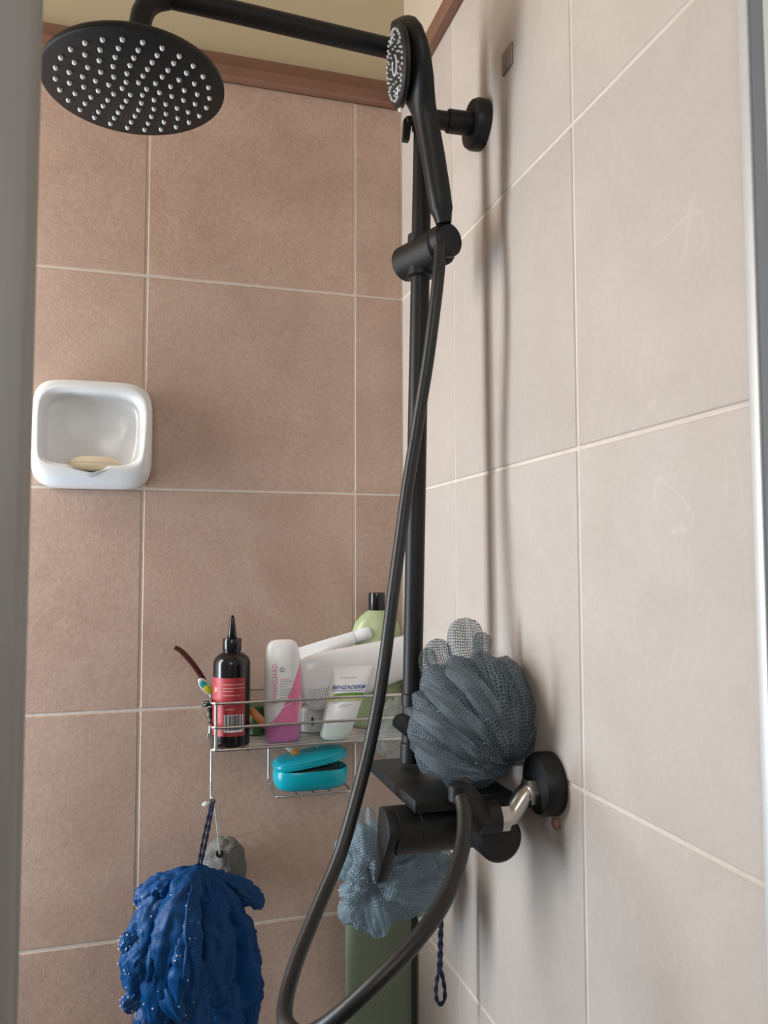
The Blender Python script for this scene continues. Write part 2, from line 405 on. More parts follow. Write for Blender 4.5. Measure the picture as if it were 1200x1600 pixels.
# timber capping strips
def strip_profile(): return [(0, 0), (.020, 0), (.022, .003), (.022, .019), (.014, .023), (.012, .044), (.008, .047), (0, .047)]
pr = strip_profile()
t1 = structure('trim_1', prism(pr, XT, -.001, (0, TT, TOPZ), (0, -1, 0), (0, 0, 1), (1, 0, 0)), 'brown_wood', 'brown wooden capping strip along the top of the back wall tiles')
t2 = structure('trim_2', prism([(a, b) for a, b in pr], YT, -.014, (TT, 0, TOPZ), (-1, 0, 0), (0, 0, 1), (0, 1, 0)), 'brown_wood', 'brown wooden capping strip along the top of the right wall tiles')
obj('sealant', blob((-.001, -.002, TOPZ-.001), (.005, .005, .005), 2, .5, 3, 1), 'silicone', t1)
structure('floor', box(XL-.1, .1, YF-.1, .1, FLOOR-.1, FLOOR), 'floor_tile', 'grey tiled bathroom floor below the shower')
structure('ceiling', box(XL-.1, .1, YF-.1, .1, CEIL, CEIL+.1), 'ceiling_paint', 'cream bathroom ceiling above the shower')
# left wall with window opening
PY = -.86                                             # front end of the alcove wall
wl = structure('wall_left', join(box(AX-.1, AX, PY, WY0, FLOOR, CEIL), box(AX-.1, AX, WY1, TT, FLOOR, CEIL), box(AX-.1, AX, WY0, WY1, FLOOR, WZ0), box(AX-.1, AX, WY0, WY1, WZ1, CEIL)), 'alcove_paint', 'pale alcove wall with a frosted window, left of the shower')
w1 = structure('window_1', join(box(AX-.075, AX-.025, WY0, WY0+.03, WZ0, WZ1), box(AX-.075, AX-.025, WY1-.03, WY1, WZ0, WZ1), box(AX-.075, AX-.025, WY0, WY1, WZ0, WZ0+.03), box(AX-.075, AX-.025, WY0, WY1, WZ1-.03, WZ1)), 'white_paint', 'white framed frosted window in the alcove wall left of the shower')
obj('pane', box(AX-.054, AX-.048, WY0+.025, WY1-.025, WZ0+.025, WZ1-.025), 'glass', w1, smooth=False)
structure('wall_side', box(XL-.1, XL, YF-.1, TT, FLOOR, CEIL), 'white_paint', 'pale bathroom wall far left of the viewer')
structure('wall_front', join(box(XL-.1, RWX0, YF-.1, YF, FLOOR, CEIL), box(RWX1, .1, YF-.1, YF, FLOOR, CEIL), box(RWX0, RWX1, YF-.1, YF, FLOOR, RWZ0), box(RWX0, RWX1, YF-.1, YF, RWZ1, CEIL)), 'white_paint', 'pale bathroom wall with the added fill window, behind the viewer')
w2 = structure('window_fill', join(box(RWX0, RWX0+.03, YF-.075, YF-.025, RWZ0, RWZ1), box(RWX1-.03, RWX1, YF-.075, YF-.025, RWZ0, RWZ1), box(RWX0, RWX1, YF-.075, YF-.025, RWZ0, RWZ0+.03), box(RWX0, RWX1, YF-.075, YF-.025, RWZ1-.03, RWZ1)), 'white_paint', 'white framed fill window added behind the viewer')
obj('pane', box(RWX0+.025, RWX1-.025, YF-.054, YF-.048, RWZ0+.025, RWZ1-.025), 'glass', w2, smooth=False)
# ------------------------------------------------------------------ shower enclosure frame (front plane of the cubicle)
EY = -.815
en = thing('shower_enclosure_frame', 'grey metal frame of the open shower cubicle at both photo edges', 'shower frame', (-.25, EY, FLOOR))
obj('door_stile', join(box(-.500, -.463, EY-.012, EY+.012, FLOOR+.03, .62, .004, 3), box(-.560, -.497, EY-.006, EY+.016, FLOOR+.03, .62, .004, 3), box(-.5035, -.4965, EY-.0135, EY, FLOOR+.03, .62, .002)), 'stile', en, label='blurred grey upright at the left photo edge')
ch = obj('wall_channel', join(box(-.005, 0, -.8185, -.809, FLOOR+.03, .62, .0012), box(-.006, 0, -.850, -.834, FLOOR+.03, .62, .0012)), 'alu', en, label='pale aluminium channel on the right wall')
obj('channel_gap_shade', box(-.003, 0, -.835, -.8175, FLOOR+.03, .62), 'channel_shade', ch, smooth=False)  # dark strip painted as the shadow gap between the channel faces
obj('top_rail', box(AX, 0, EY-.02, EY+.015, .62, .655, .003), 'alu', en)
obj('sill', box(AX, 0, EY-.02, EY+.015, FLOOR, FLOOR+.03, .003), 'alu', en)
obj('pane', box(AX+.01, -.55, EY+.003, EY+.009, FLOOR+.03, .62), 'glass', en, smooth=False)

# ------------------------------------------------------------------ shower column
PB, PT = V((-.1000, -.345, -.350)), V((-.0785, -.340, .455))      # riser leans slightly
sc = thing('shower_column', 'matte black shower column with round rain head and mixer on the right wall', 'shower', (-.09, -.345, -.42))
pdir = (PT-PB).normalized()
top = PB+pdir*((.49-PB.z)/pdir.z)
ARMZ = .531
bend = [top+V((0, 0, 0)), V((top.x-.001, top.y, .505)), V((top.x-.009, top.y, .5225)), V((top.x-.026, top.y, ARMZ)), V((top.x-.05, top.y, ARMZ))]
obj('riser_pipe', tube([PB+pdir*.002, PB+pdir*.3, top-pdir*.02], .0118, 28), 'black', sc)
HC = V((-.4257, -.356, .4201)); HN = V((.0274, -.0319, -1)).normalized()
elb = [V((-.372, -.3565, ARMZ)), V((-.393, -.3570, ARMZ-.002)), V((-.409, -.3570, ARMZ-.010)), V((-.418, -.3570, ARMZ-.024)), V((-.4215, -.3568, ARMZ-.044)), HC-HN*.034]
obj('shower_arm', tube(spline([top-pdir*.02]+bend+elb, 8), .0122, 24), 'black', sc)
obj('arm_coupling', lathe([(.0128, 0), (.0142, .002), (.0142, .030), (.0128, .032)], top-pdir*.05, pdir, 28), 'black', sc)
rh = obj('rain_head', lathe([(0, 0), (.0968, 0), (.0988, .0012), (.0988, .0055), (.0965, .009), (.05, .012), (.024, .017), (.019, .024), (.019, .040), (.0165, .042), (0, .042)], HC+HN*.001, -HN, 72), 'black', sc, label='round matte black rain shower head')
# one soft tip, shared by all 96
na = (V((1, 0, 0))-HN*HN.x).normalized(); nb = na.cross(HN)
ng = lathe([(.0026, -.001), (.0026, .0012), (.0019, .0032), (0, .0036)], (0, 0, 0), HN, 8)
nme = bpy.data.meshes.new('nozzle'); nme.from_pydata([tuple(v) for v in ng[0]], [], ng[1]); nme.materials.append(M['nozzle'])
nme.polygons.foreach_set('use_smooth', [True]*len(nme.polygons))
for n, r, ph in ((6, .0133, 4.0174), (10, .0271, 3.8092), (14, .0410, 3.7185), (18, .0546, 4.0183), (22, .0685, 4.2101), (26, .0823, 4.1002)):
    for k in range(n):
        a = ph+2*pi*k/n
        o = bpy.data.objects.new('nozzle', nme); C.objects.link(o); o.parent = rh
        o.location = HC+HN*.001+(na*cos(a)+nb*sin(a))*r-WL[rh]
# upper wall bracket
BZ = .447; bx0 = (PB+pdir*((BZ-PB.z)/pdir.z))
br = obj('wall_bracket', join(lathe([(0, 0), (.031, 0), (.0315, .002), (.0315, .012), (.029, .017), (.0, .018)], (0, -.345, BZ), (-1, 0, 0), 40), cyl((-.016, -.3445, BZ), (-.048, -.343, BZ), .0145), cyl((-.03, -.343, BZ), (bx0.x, -.342, BZ), .0115), lathe([(.0122, -.016), (.0145, -.015), (.0145, .015), (.0122, .016)], bx0, (0, 0, 1), 28)), 'black', sc)
obj('lock_screw', join(cyl((bx0.x-.010, -.340, BZ-.004), (bx0.x-.022, -.338, BZ-.006), .006), prism([(-.004, -.028), (.004, -.028), (.005, 0), (-.005, 0)], -.004, .004, (bx0.x-.020, -.338, BZ-.004), (1, 0, 0), (.10, 0, 1), (0, 1, 0))), 'black', br)
# slider that holds the hand shower
SZ = .268; sp = PB+pdir*((SZ-PB.z)/pdir.z)
NE = at(701, 361, -.392); FE = at(634, 402, -.312)
ax = (NE-FE); ax.z *= .0; ax.normalize()
NEc = V((NE.x, NE.y, SZ+.004)); FEc = V((FE.x, FE.y, SZ+.0))
sl = obj('slider', join(cyl(FEc-ax*.004, FEc+ax*.075, .0225, 36, .004), cyl(NEc-ax*.030, NEc+ax*.004, .0205, 36, .004)), 'black', sc)
obj('slider_collar', lathe([(.0122, -.028), (.0165, -.026), (.0165, .026), (.0122, .028)], sp, pdir, 28), 'black', sl)
# mixer
LY, LZ, LX = -.446, -.3905, -.1635
mx_ = obj('mixer_body', join(cyl((-.062, -.315, LZ+.004), (-.062, -.515, LZ+.004), .0235, 36, .003), cyl((-.035, LY, LZ), (-.130, LY, LZ), .0248, 36, .002)), 'black', sc)
a0 = radians(-64)       # lever hangs down and back
def hull(r1, r2, L, a0):
    P = []
    for k in range(25):
        a = a0+pi/2+0.45+(2*pi-pi-.9)*k/24; P.append((r1*cos(a), r1*sin(a)))
    for k in range(9):
        a = a0-pi/2+pi*k/8; P.append((L*cos(a0)+r2*cos(a), L*sin(a0)+r2*sin(a)))
    return P
hp = hull(.0245, .0065, .062, a0)
lv = obj('lever', cyl((-.126, LY, LZ), (LX+.010, LY, LZ), .0245, 36, .001), 'black', sc)
obj('lever_blade', bevelled(prism(hp, 0, .012, (LX+.011, LY, LZ), (0, 1, 0), (0, 0, 1), (-1, 0, 0)), .0012), 'black', lv)
obj('shelf_plate', box(-.140, -.030, -.478, -.303, -.366, -.352, .0025, 2), 'black', sc)
obj('shelf_bracket', box(-.095, -.05, -.43, -.33, -.372, -.364), 'black', sc)
# inlets: near one with bare chrome union, far one black
FY, FZ = -.507, -.338
obj('wall_flange', lathe([(0, 0), (.0315, 0), (.032, .002), (.032, .014), (.029, .020), (.012, .022), (0, .022)], (0, FY, FZ), (-1, 0, 0), 44), 'black', sc)
obj('wall_flange', lathe([(0, 0), (.0315, 0), (.032, .002), (.032, .014), (.029, .020), (.012, .022), (0, .022)], (0, FY+.15, FZ), (-1, 0, 0), 44), 'black', sc)
un = obj('chrome_union', tube(spline([(-.020, FY, FZ-.006), (-.030, FY, FZ-.008), (-.046, FY-.002, FZ-.026), (-.055, FY-.003, FZ-.028)], 6), .0105, 20), 'chrome', sc, label='bare chrome pipe union')
obj('union_nut', lathe([(.009, 0), (.0138, .001), (.0138, .011), (.009, .012)], (-.020, FY, FZ-.006), (-1, 0, 0), 6), 'chrome', un)
obj('union_nut', lathe([(.009, 0), (.0140, .001), (.0140, .012), (.009, .013)], (-.052, FY-.003, FZ-.028), (-1, 0, 0), 6), 'chrome', un)
obj('inlet_nut', join(lathe([(.01, 0), (.0165, .001), (.0165, .022), (.014, .024)], (-.063, FY-.003, FZ-.028), (-1, 0, 0), 24), cyl((-.068, FY-.003, FZ-.030), (-.068, FY+.03, FZ-.040), .0165)), 'black', sc)
obj('inlet_pipe', tube([(-.015, FY+.15, FZ-.01), (-.045, FY+.15, FZ-.035), (-.062, FY+.15, LZ+.004)], .012, 18), 'black', sc)
obj('sealant', blob((-.003, FY-.011, FZ-.037), (.004, .0065, .006), 2, .4, 3, 2), 'rust', sc, label='rusty blob of sealant under the flange')
HO = at(718, 1236, -.528)
obj('hose_outlet', join(cyl((-.075, -.510, LZ+.016), (HO.x, HO.y, HO.z+.004), .0125), lathe([(.0085, 0), (.0112, .002), (.0112, .016), (.009, .018)], HO+V((0, 0, .008)), (0, 0, -1), 20)), 'black', sc)
# round clip with a tail on the foot of the riser
cp = at(628, 1130, -.362); cd = (CP-cp).normalized(); ca, cb, cc = basis(cd)
hp2 = [(p[0], p[1]) for p in hull(.0112, .0045, .022, radians(-50))]
obj('diverter_knob', bevelled(prism(hp2, -.004, .004, cp, -ca if ca.dot(rt) < 0 else ca, cb, cc), .0012), 'black', sc)
obj('foot_collar', join(*[lathe([(.0118, -h), (.0132, -h+.001), (.0132, h-.001), (.0118, h)], PB+pdir*q, pdir, 28) for q, h in ((.075, .008), (.014, .012))]), 'black', sc)

# ------------------------------------------------------------------ hose
hs = [at(687, 372, -.392), at(687, 400, -.394), at(683, 450, -.397), at(669, 560, -.392), at(653, 660, -.383), at(637, 760, -.379), at(626, 840, -.381), at(614, 930, -.386), at(600, 1040, -.391), at(585, 1130, -.398), at(563, 1225, -.410),
      at(533, 1330, -.43), at(496, 1420, -.455), at(464, 1500, -.485), at(447, 1560, -.515), at(447, 1598, -.55), at(474, 1618, -.585), at(520, 1595, -.612), at(585, 1537, -.622), at(648, 1472, -.618), at(695, 1405, -.602), at(721, 1330, -.575), at(726, 1275, -.550), HO]
tag(obj('shower_hose', tube(spline(hs, 10), .0073, 18), 'rubber'), 'smooth black shower hose looping from hand shower down below the mixer', 'hose')

# ------------------------------------------------------------------ hand shower
b0 = at(688, 372, -.392); b1 = at(691, 334, -.394); h1 = at(655, 96, -.397)
hw = thing('hand_shower', 'matte black hand shower with white nozzles clipped on the riser slider', 'hand shower', tuple(b0))
uv_ = (h1-b1).normalized()
nrm = V((-1, .09, -.16)); nrm = (nrm-uv_*nrm.dot(uv_)).normalized(); wv = uv_.cross(nrm)
Lh = (h1-b1).length
# sections: s along, front offset, back offset, half width
sec = [(-.012, .009, .009, .009), (0, .0115, .0115, .0115), (.004, .0135, .0130, .013), (.03, .0145, .0135, .0138), (.07, .0150, .0132, .0142), (.105, .0155, .0125, .0150), (.125, .0160, .0125, .0185), (.137, .0170, .0125, .0270), (.150, .0180, .0130, .0360), (.168, .0185, .0130, .0435), (Lh, .0185, .0120, .0470), (Lh+.018, .0185, .0105, .0435), (Lh+.032, .0180, .0080, .0345), (Lh+.042, .0172, .005, .022), (Lh+.047, .0155, .002, .009), (Lh+.0485, .012, .000, .003)]
R = []
for s, f, bk, w in sec:
    # the head drifts forward of the handle line
    dr = .012*max(0, (s-.08)/(Lh+.05-.08))**1.5 if s > .08 else 0
    c = b1+uv_*s+nrm*dr
    R.append([c+wv*(w*se(2*pi*k/36, 2.3)[0])+nrm*((f if sin(2*pi*k/36) > 0 else bk)*se(2*pi*k/36, 2.3)[1]) for k in range(36)])
obj('handle', loft(R), 'black', hw, auto=60)
fc = b1+uv_*(Lh-.004)+nrm*.0285; fu = (uv_-nrm*.05).normalized(); fn = (nrm+uv_*.05).normalized()
face = obj('spray_face', lathe([(0, .0018), (.040, .0018), (.0425, .0005), (.043, -.006), (0, -.006)], fc, fn, 48), 'black_face', hw)
obj('rim', tube([fc+fu*(.0435*cos(2*pi*k/48))+wv*(.0435*sin(2*pi*k/48))-fn*.001 for k in range(48)], .0016, 8, closed=True), 'black', face)
dots = []
def dot(u, w, r=.0016): dots.append(lathe([(r, -.0005), (r, .001), (r*.6, .002), (0, .0022)], fc+fn*.0018+fu*u+wv*w, fn, 6))
for k in range(40):
    if k % 5 != 4: a = 2*pi*k/40; dot(.0375*cos(a), .0375*sin(a))
for q in range(6):
    a0_ = 2*pi*q/6+.26
    for k in range(7):
        a = a0_+2*pi*k/7
        if cos(a-a0_) > -.8: dot(.0275*cos(a0_)+.0058*cos(a), .0275*sin(a0_)+.0058*sin(a), .0012)
for k in range(10): a = 2*pi*k/10; dot(.0195*cos(a), .0195*sin(a), .0013)
obj('nozzles', join(*dots), 'nozzle', face, kind='stuff')
def arc(cu, cw, r, a0, a1, t=.0013): return tube([fc+fn*.0022+fu*(cu+r*cos(a0+(a1-a0)*k/16))+wv*(cw+r*sin(a0+(a1-a0)*k/16)) for k in range(17)], t, 6)
obj('spray_ring', arc(0, 0, .0105, .6, 5.6), 'nozzle', face)
obj('spray_ring', arc(.027, 0, .0065, -1.4, 1.4), 'nozzle', face)
obj('spray_ring', arc(-.027, 0, .0065, pi-1.4, pi+1.4), 'nozzle', face)

# small square pad left on the wall
py_, pz_ = -.4225, .4875
tag(obj('adhesive_pad', box(-.002, 0, py_-.0135, py_+.0135, pz_-.0135, pz_+.0135, .0006), 'pad'), 'small square brown adhesive pad on the right wall near its top', 'adhesive pad')

# ------------------------------------------------------------------ soap dish
DX, DZ = -.4835, .0765; DW, DH = .0838, .0800
sd = thing('soap_dish', 'white ceramic soap dish set on the back wall tiles', 'soap dish', (DX, 0, DZ-DH))
NS = 96; rings = []
def dish_ring(w, top_, bot, d_top, d_bot, n, notch=0.0):
    out = []
    for k in range(NS):
        a = 2*pi*k/NS; x, z = se(a, n)
        zz = z*(top_ if z > 0 else bot)
        t = max(0, min(1, (.25-z)/1.0)); t = t*t*(3-2*t)
        d = d_top+(d_bot-d_top)*t
        nz = 0
        if notch and z < -.3: nz = notch*max(0, 1-abs(x*w+.002)/.026)
        out.append(V((DX+x*w, -d, DZ+zz-nz)))
    return out
rings = [dish_ring(DW*.96, DH*.96, DH*.97, 0, 0, 5.5), dish_ring(DW*.99, DH*.99, DH*.99, .010, .010, 5.5), dish_ring(DW, DH, DH, .020, .026, 5.2), dish_ring(DW*.985, DH*.985, DH*.93, .028, .043, 5.2), dish_ring(DW*.94, DH*.93, DH*.80, .032, .052, 5.2),
         dish_ring(DW*.88, DH*.84, DH*.665, .0325, .0545, 5.0, .008), dish_ring(DW*.845, DH*.79, DH*.61, .031, .0535, 5.0, .019), dish_ring(DW*.825, DH*.765, DH*.60, .026, .049, 4.2, .018), dish_ring(DW*.81, DH*.745, DH*.63, .017, .040, 4.2, .008), dish_ring(DW*.78, DH*.71, DH*.69, .008, .022, 5.2), dish_ring(DW*.70, DH*.62, DH*.67, .003, .010, 3.4), dish_ring(DW*.45, DH*.4, DH*.45, .0015, .003, 2.6), dish_ring(DW*.1, DH*.1, DH*.1, .001, .001, 2)]
obj('dish', loft(rings, True), 'ceramic', sd, auto=80)
tag(obj('soap_bar', ovalbody([(0, .020, .007), (.002, .032, .012), (.006, .037, .0145), (.010, .0375, .0148), (.011, .0365, .0142), (.012, .0375, .0148), (.016, .035, .0135), (.020, .026, .0095), (.0218, .012, .004)], 2.2, 36), 'soap'), 'thin cream bar of soap inside the white dish', 'soap')
sb = bpy.data.objects['soap_bar']; sb.location = (DX+.004, -.026, DZ-DH*.60-.006)

# ------------------------------------------------------------------ wire caddy
CX0, CX1, CYF, CYB, CZ = -.3155, -.022, -.125, -.012, -.369
cd_ = thing('wire_caddy', 'chromed wire shower caddy hung on the back wall', 'caddy', ((CX0+CX1)/2, CYB, CZ))
WR = .0021
def rectloop(z, r=.012):
    P = []
    for cx, cy, a0 in ((CX1-r, CYB-r, 0), (CX0+r, CYB-r, pi/2), (CX0+r, CYF+r, pi), (CX1-r, CYF+r, 1.5*pi)):
        for k in range(7): a = a0+pi/2*k/6; P.append((cx+r*cos(a), cy+r*sin(a), z))
    return P
for z in (CZ, CZ+.0305, CZ+.0635): obj('rail', tube(rectloop(z), WR if z > CZ else .0023, 10, closed=True), 'wire', cd_)
for x, y in ((CX0+.006, CYF+.0035), (CX1-.006, CYF+.0035), (CX0+.006, CYB-.0035), (CX1-.006, CYB-.0035)):
    obj('post', tube([(x, y, CZ), (x, y, CZ+.0635)], .0024, 10), 'wire', cd_)
for k in range(10):
    y = CYF+.0095+(CYB-CYF-.019)*k/9
    obj('base_wire', tube([(CX0+.001, y, CZ-.001), (CX1-.001, y, CZ-.001)], .0014, 8), 'wire', cd_)
for x in (CX0+.05, CX0+.147, CX1-.05): obj('cross_wire', tube([(x, CYF, CZ-.0035), (x, CYB, CZ-.0035)], .0015, 8), 'wire', cd_)
# side hooks hanging from the front corners
HK = V((CX0+.0005, CYF+.004, CZ))
def hookpath(x): return spline([(x, HK.y, CZ), (x, HK.y, CZ-.03), (x, HK.y, CZ-.058), (x+.001, HK.y-.002, CZ-.066), (x+.002, HK.y-.008, CZ-.069), (x+.002, HK.y-.013, CZ-.064), (x+.002, HK.y-.014, CZ-.058)], 6)
obj('hook', tube(hookpath(CX0+.0005), .0017, 10), 'wire', cd_)
obj('hook', tube(hookpath(CX1-.0005), .0017, 10), 'wire', cd_)
# hanging soap rack
RX0, RX1, RZ, RYB, RYF = -.2255, -.1175, -.4395, -.046, -.122
rk = obj('soap_rack', tube(spline([(RX0, RYB, CZ), (RX0, RYB, CZ-.03), (RX0, RYB, RZ+.007), (RX0, RYB-.004, RZ+.001), (RX0, RYF+.02, RZ), (RX0+.001, RYF+.006, RZ), (RX0+.007, RYF, RZ), ((RX0+RX1)/2, RYF, RZ), (RX1-.007, RYF, RZ), (RX1-.001, RYF+.006, RZ), (RX1, RYF+.02, RZ), (RX1, RYB-.004, RZ+.001), (RX1, RYB, RZ+.007), (RX1, RYB, CZ-.03), (RX1, RYB, CZ)], 6), .0018, 10), 'wire', cd_)
for x in (RX0+.03, (RX0+RX1)/2, RX1-.03): obj('rack_wire', tube([(x, RYF, RZ), (x, RYB, RZ)], .0014, 8), 'wire', rk)
obj('rack_wire', tube([(RX0, RYB-.004, RZ), (RX1, RYB-.004, RZ)], .0014, 8), 'wire', rk)
SZB = CZ+.0010        # top of the base wires

# ------------------------------------------------------------------ bottles in the caddy
def facing(p): d = CP-V(p); d.z = 0; return d.normalized()
def on(px, py):                       # photograph point carried to the caddy shelf
    d = rt*((px-600)/FPX) - up*((py-800)/FPX) + fw
    return CP + d*((SZB-CP.z)/d.z)
# black dropper bottle
p = at(361, 1166, -.0955); p.z = SZB
bb = thing('dropper_bottle', 'black dropper bottle with red label standing at the left end of the caddy', 'bottle', tuple(p))
r_ = .0262
obj('body', lathe([(0, 0), (.0225, 0), (.0255, .0015), (r_, .004), (r_, .113), (.0258, .117), (.0235, .122), (.0185, .1265), (.0135, .129), (.0125, .130), (.0125, .133), (0, .133)], p, (0, 0, 1), 48), 'bottle_black', bb)
cap = obj('cap', lathe([(0, 0), (.0128, 0), (.0134, .001), (.0134, .016), (.0125, .0175), (.0065, .0180), (.0068, .0185), (.0030, .0485), (.0022, .0500), (0, .0502)], p+V((0, 0, .1315)), (0, 0, 1), 36), 'bottle_black', bb)
fd = facing(p); fs_ = V((-fd.y, fd.x, 0)); fs_ = fs_ if fs_.dot(rt) > 0 else -fs_
def cylmap(c, r):
    return lambda u, v: c+fd*(r*cos(u/r))+fs_*(r*sin(u/r))+V((0, 0, v))
lab = obj('label', mapped(quadgrid(-.040, .0205, .016, .096, 30, 1), cylmap(p, r_+.0003)), 'label_red', bb)
wr_ = cylmap(p, r_+.0006)
rows_ = [(.0865, -.012, .019), (.0815, -.012, .019), (.0775, -.012, .003), (.0715, -.012, .012), (.060, -.0105, .005), (.0525, -.009, .004)]
tg = []
random.seed(5)
for v, u0_, u1_ in rows_:
    u = u0_
    while u < u1_:
        w = random.uniform(.0012, .0035); tg.append(mapped(quadgrid(u, min(u+w, u1_), v, v+.0010, 2, 1), wr_)); u += w+.0006
obj('small_print', join(*tg), 'ink_cream', lab, kind='stuff')
tg = [mapped(quadgrid(-.0235-.0014*k, -.0225-.0014*k, .078-.001*k, .0825, 1, 1), wr_) for k in range(4)]
obj('small_print', join(*tg), 'ink_cream', lab, kind='stuff')
bc = obj('barcode', mapped(quadgrid(-.0105, .0175, .0215, .0455, 12, 1), wr_), 'white_plastic', lab)
tg = []; u = -.0090
wr2 = cylmap(p, r_+.0009)
while u < .0155:
    w = random.choice((.0006, .0006, .0011, .0017)); tg.append(mapped(quadgrid(u, u+w, .0245, .0450, 1, 1), wr2)); u += w+random.choice((.0006, .0009, .0014))
obj('bars', join(*tg), 'bottle_black', bc)

# pink and white lotion bottle standing on its cap
p = at(442, 1157, -.0950); p.z = SZB
pb = thing('lotion_bottle', 'white and pink lotion bottle standing on its orchid cap in the caddy', 'bottle', tuple(p))
mx = frame_mx(p, (-.012, 0, 1), facing(p)+V((.08, 0, 0)))
capp = [(0, .0205, .012), (.002, .0235, .0145), (.006, .0250, .0155), (.026, .0262, .0165)]
bodp = [(.0262, .0258, .0162), (.027, .0264, .0167), (.045, .0268, .0170), (.07, .0270, .0172), (.095, .0268, .0170), (.112, .0258, .0160), (.125, .0247, .0146), (.134, .0232, .0126), (.140, .0205, .0098), (.1435, .0165, .0065), (.145, .011, .003)]
cpo = obj('cap', xf(ovalbody(capp, 2.6), mx), 'orchid', pb)
bo = obj('body', xf(ovalbody(bodp, 2.6), mx), 'white_plastic', pb, auto=60)
def oval_front(prof, n, mx, off):
    def f(x, z):
        for a, b in zip(prof, prof[1:]):
            if a[0] <= z <= b[0] or b is prof[-1]:
                t = max(0, min(1, (z-a[0])/(b[0]-a[0]))); w = a[1]+(b[1]-a[1])*t; d = a[2]+(b[2]-a[2])*t; break
        q = max(0, 1-min(1, abs(x)/(w+1e-6))**n)**(1/n)
        return mx @ V((x, -(d*q+off), z))
    return f
pf = oval_front(bodp, 2.6, mx, .0004)
# swoosh: wide at the foot, thin tip at the right shoulder
sw = ([], [])
for k in range(31):
    t = k/30; z = .0285+t*.087
    xr = .0262 if t < .8 else .0262-.002*(t-.8)/.2
    xl = -.021+.0465*min(1, t*1.02)**.62
    xl = min(xl, xr-.0002)
    for j in range(9): sw[0].append(pf(xl+(xr-xl)*j/8, z))
    if k:
        for j in range(8): q = (k-1)*9+j; sw[1].append((q, q+1, q+10, q+9))
obj('swoosh', sw, 'pink_ink', bo, label='pink swoosh')
pf2 = oval_front(bodp, 2.6, mx, .0008)
obj('white_line', mapped(([V((-.012+.036*k/12, .046+.0165*(k/12)**1.2+h, 0)) for h in (0, .0009) for k in range(13)], [(k, k+1, 14+k, 13+k) for k in range(12)]), pf2), 'white_plastic', bo)
tx = textgeo('DYNAGUARD', .0100, 0, 1.0, .84)
x1 = max(v.x for v in tx[0])
obj('brand_lettering', mapped(([V((-.0085-v.y, .0560+v.x*.0560/x1, 0)) for v in tx[0]], tx[1]), pf), 'pink_ink', bo)
tg = []
obj('round_logo', mapped(([V((-.002+r*cos(2*pi*k/20), .1035+r*sin(2*pi*k/20), 0)) for r in (.0021, .0034) for k in range(20)], [(k, (k+1) % 20, 20+(k+1) % 20, 20+k) for k in range(20)]), pf), 'grey_ink', bo)
for i, (z, a, b) in enumerate(((.0895, -.004, .008), (.0868, -.004, .014), (.0830, -.005, .009), (.0795, -.005, .006), (.0755, -.005, .013), (.0728, -.005, .011), (.0700, -.005, .014), (.0672, -.005, .010), (.0640, -.005, .007))):
    u = a; g = []
    while u < b:
        w = random.uniform(.001, .003); g.append(mapped(quadgrid(u, min(b, u+w), z, z+.0009, 1, 1), pf)); u += w+.0005
    if i == 0: obj('small_print', join(*g), 'pink_ink', bo, kind='stuff')
    else: tg += g
obj('small_print', join(*tg), 'grey_ink', bo, kind='stuff')
cf = oval_front(capp, 2.6, mx, .0002)
obj('thumb_ridge', tube([cf(.0085*cos(a)-.0005, .002+.0105*sin(a)) for a in [pi*k/14 for k in range(15)]], .0005, 6), 'orchid', cpo)

# face-wash tube leaning on the front rail
p = at(522, 1144, -.100); p.z = SZB
tp = at(553, 1040, -.096); upv = tp-p
tb = thing('cream_tube', 'white cream tube with navy and green print standing on its cap beside the lotion bottle', 'tube', tuple(p))
L_ = upv.length; mx = frame_mx(p, (0, 0, 1), facing(p)+V((.1, 0, 0)))
for k in range(3): mx[k][2] = upv[k]/L_          # leans sideways in its own plane, crimp stays level
tcap = [(0, .0165, .012), (.004, .0215, .0135), (.010, .0235, .0140), (.022, .0238, .0142)]
tbod = [(.022, .0240, .0143), (.024, .0246, .0146), (.045, .0258, .0125), (.065, .0272, .0092), (.08, .0284, .0056), (L_-.008, .0295, .0018), (L_-.006, .0298, .0010), (L_, .0300, .0009)]
obj('cap', xf(ovalbody(tcap, 2.6), mx), 'cap_clear', tb)
to = obj('body', xf(ovalbody(tbod, 2.3), mx), 'white_plastic', tb)
of1, of2 = oval_front(tbod, 2.3, mx, .0004), oval_front(tbod, 2.3, mx, .0007); DZT = L_-.0950
tf = lambda x, z: of1(x, z+DZT)
tf2 = lambda x, z: of2(x, z+DZT)
tx = textgeo('BENZADERM', .0088, .18, 1.0, 1.0, .0002); x1 = max(v.x for v in tx[0])
obj('brand_lettering', mapped(([V((-.0245+v.x*.0500/x1, .0610+v.y*.86, 0)) for v in tx[0]], tx[1]), tf), 'navy_ink', to)
g = []
u = -.024
while u < .022:
    w = random.uniform(.0012, .0035); g.append(mapped(quadgrid(u, u+w, .0580, .0590, 1, 1), tf)); u += w+.0006
obj('small_print', join(*g), 'navy_ink', to, kind='stuff')
g = []
for z, a, b in ((.077, -.016, .008), (.0375, -.006, .012), (.0350, -.008, .006)):
    u = a
    while u < b: w = random.uniform(.001, .003); g.append(mapped(quadgrid(u, u+w, z, z+.0008, 1, 1), tf)); u += w+.0006
obj('small_print', join(*g), 'grey_ink', to, kind='stuff')
def band(z0, z1, x0, x1, curve, m, f=tf):
    vs, fs = [], []
    for k in range(17):
        x = x0+(x1-x0)*k/16; s = curve*(1-(2*k/16-1)**2)
        vs += [f(x, z0+s), f(x, z1+s)]
        if k: fs.append((2*k-2, 2*k, 2*k+1, 2*k-1))
    return obj('print_band', (vs, fs), m, to)
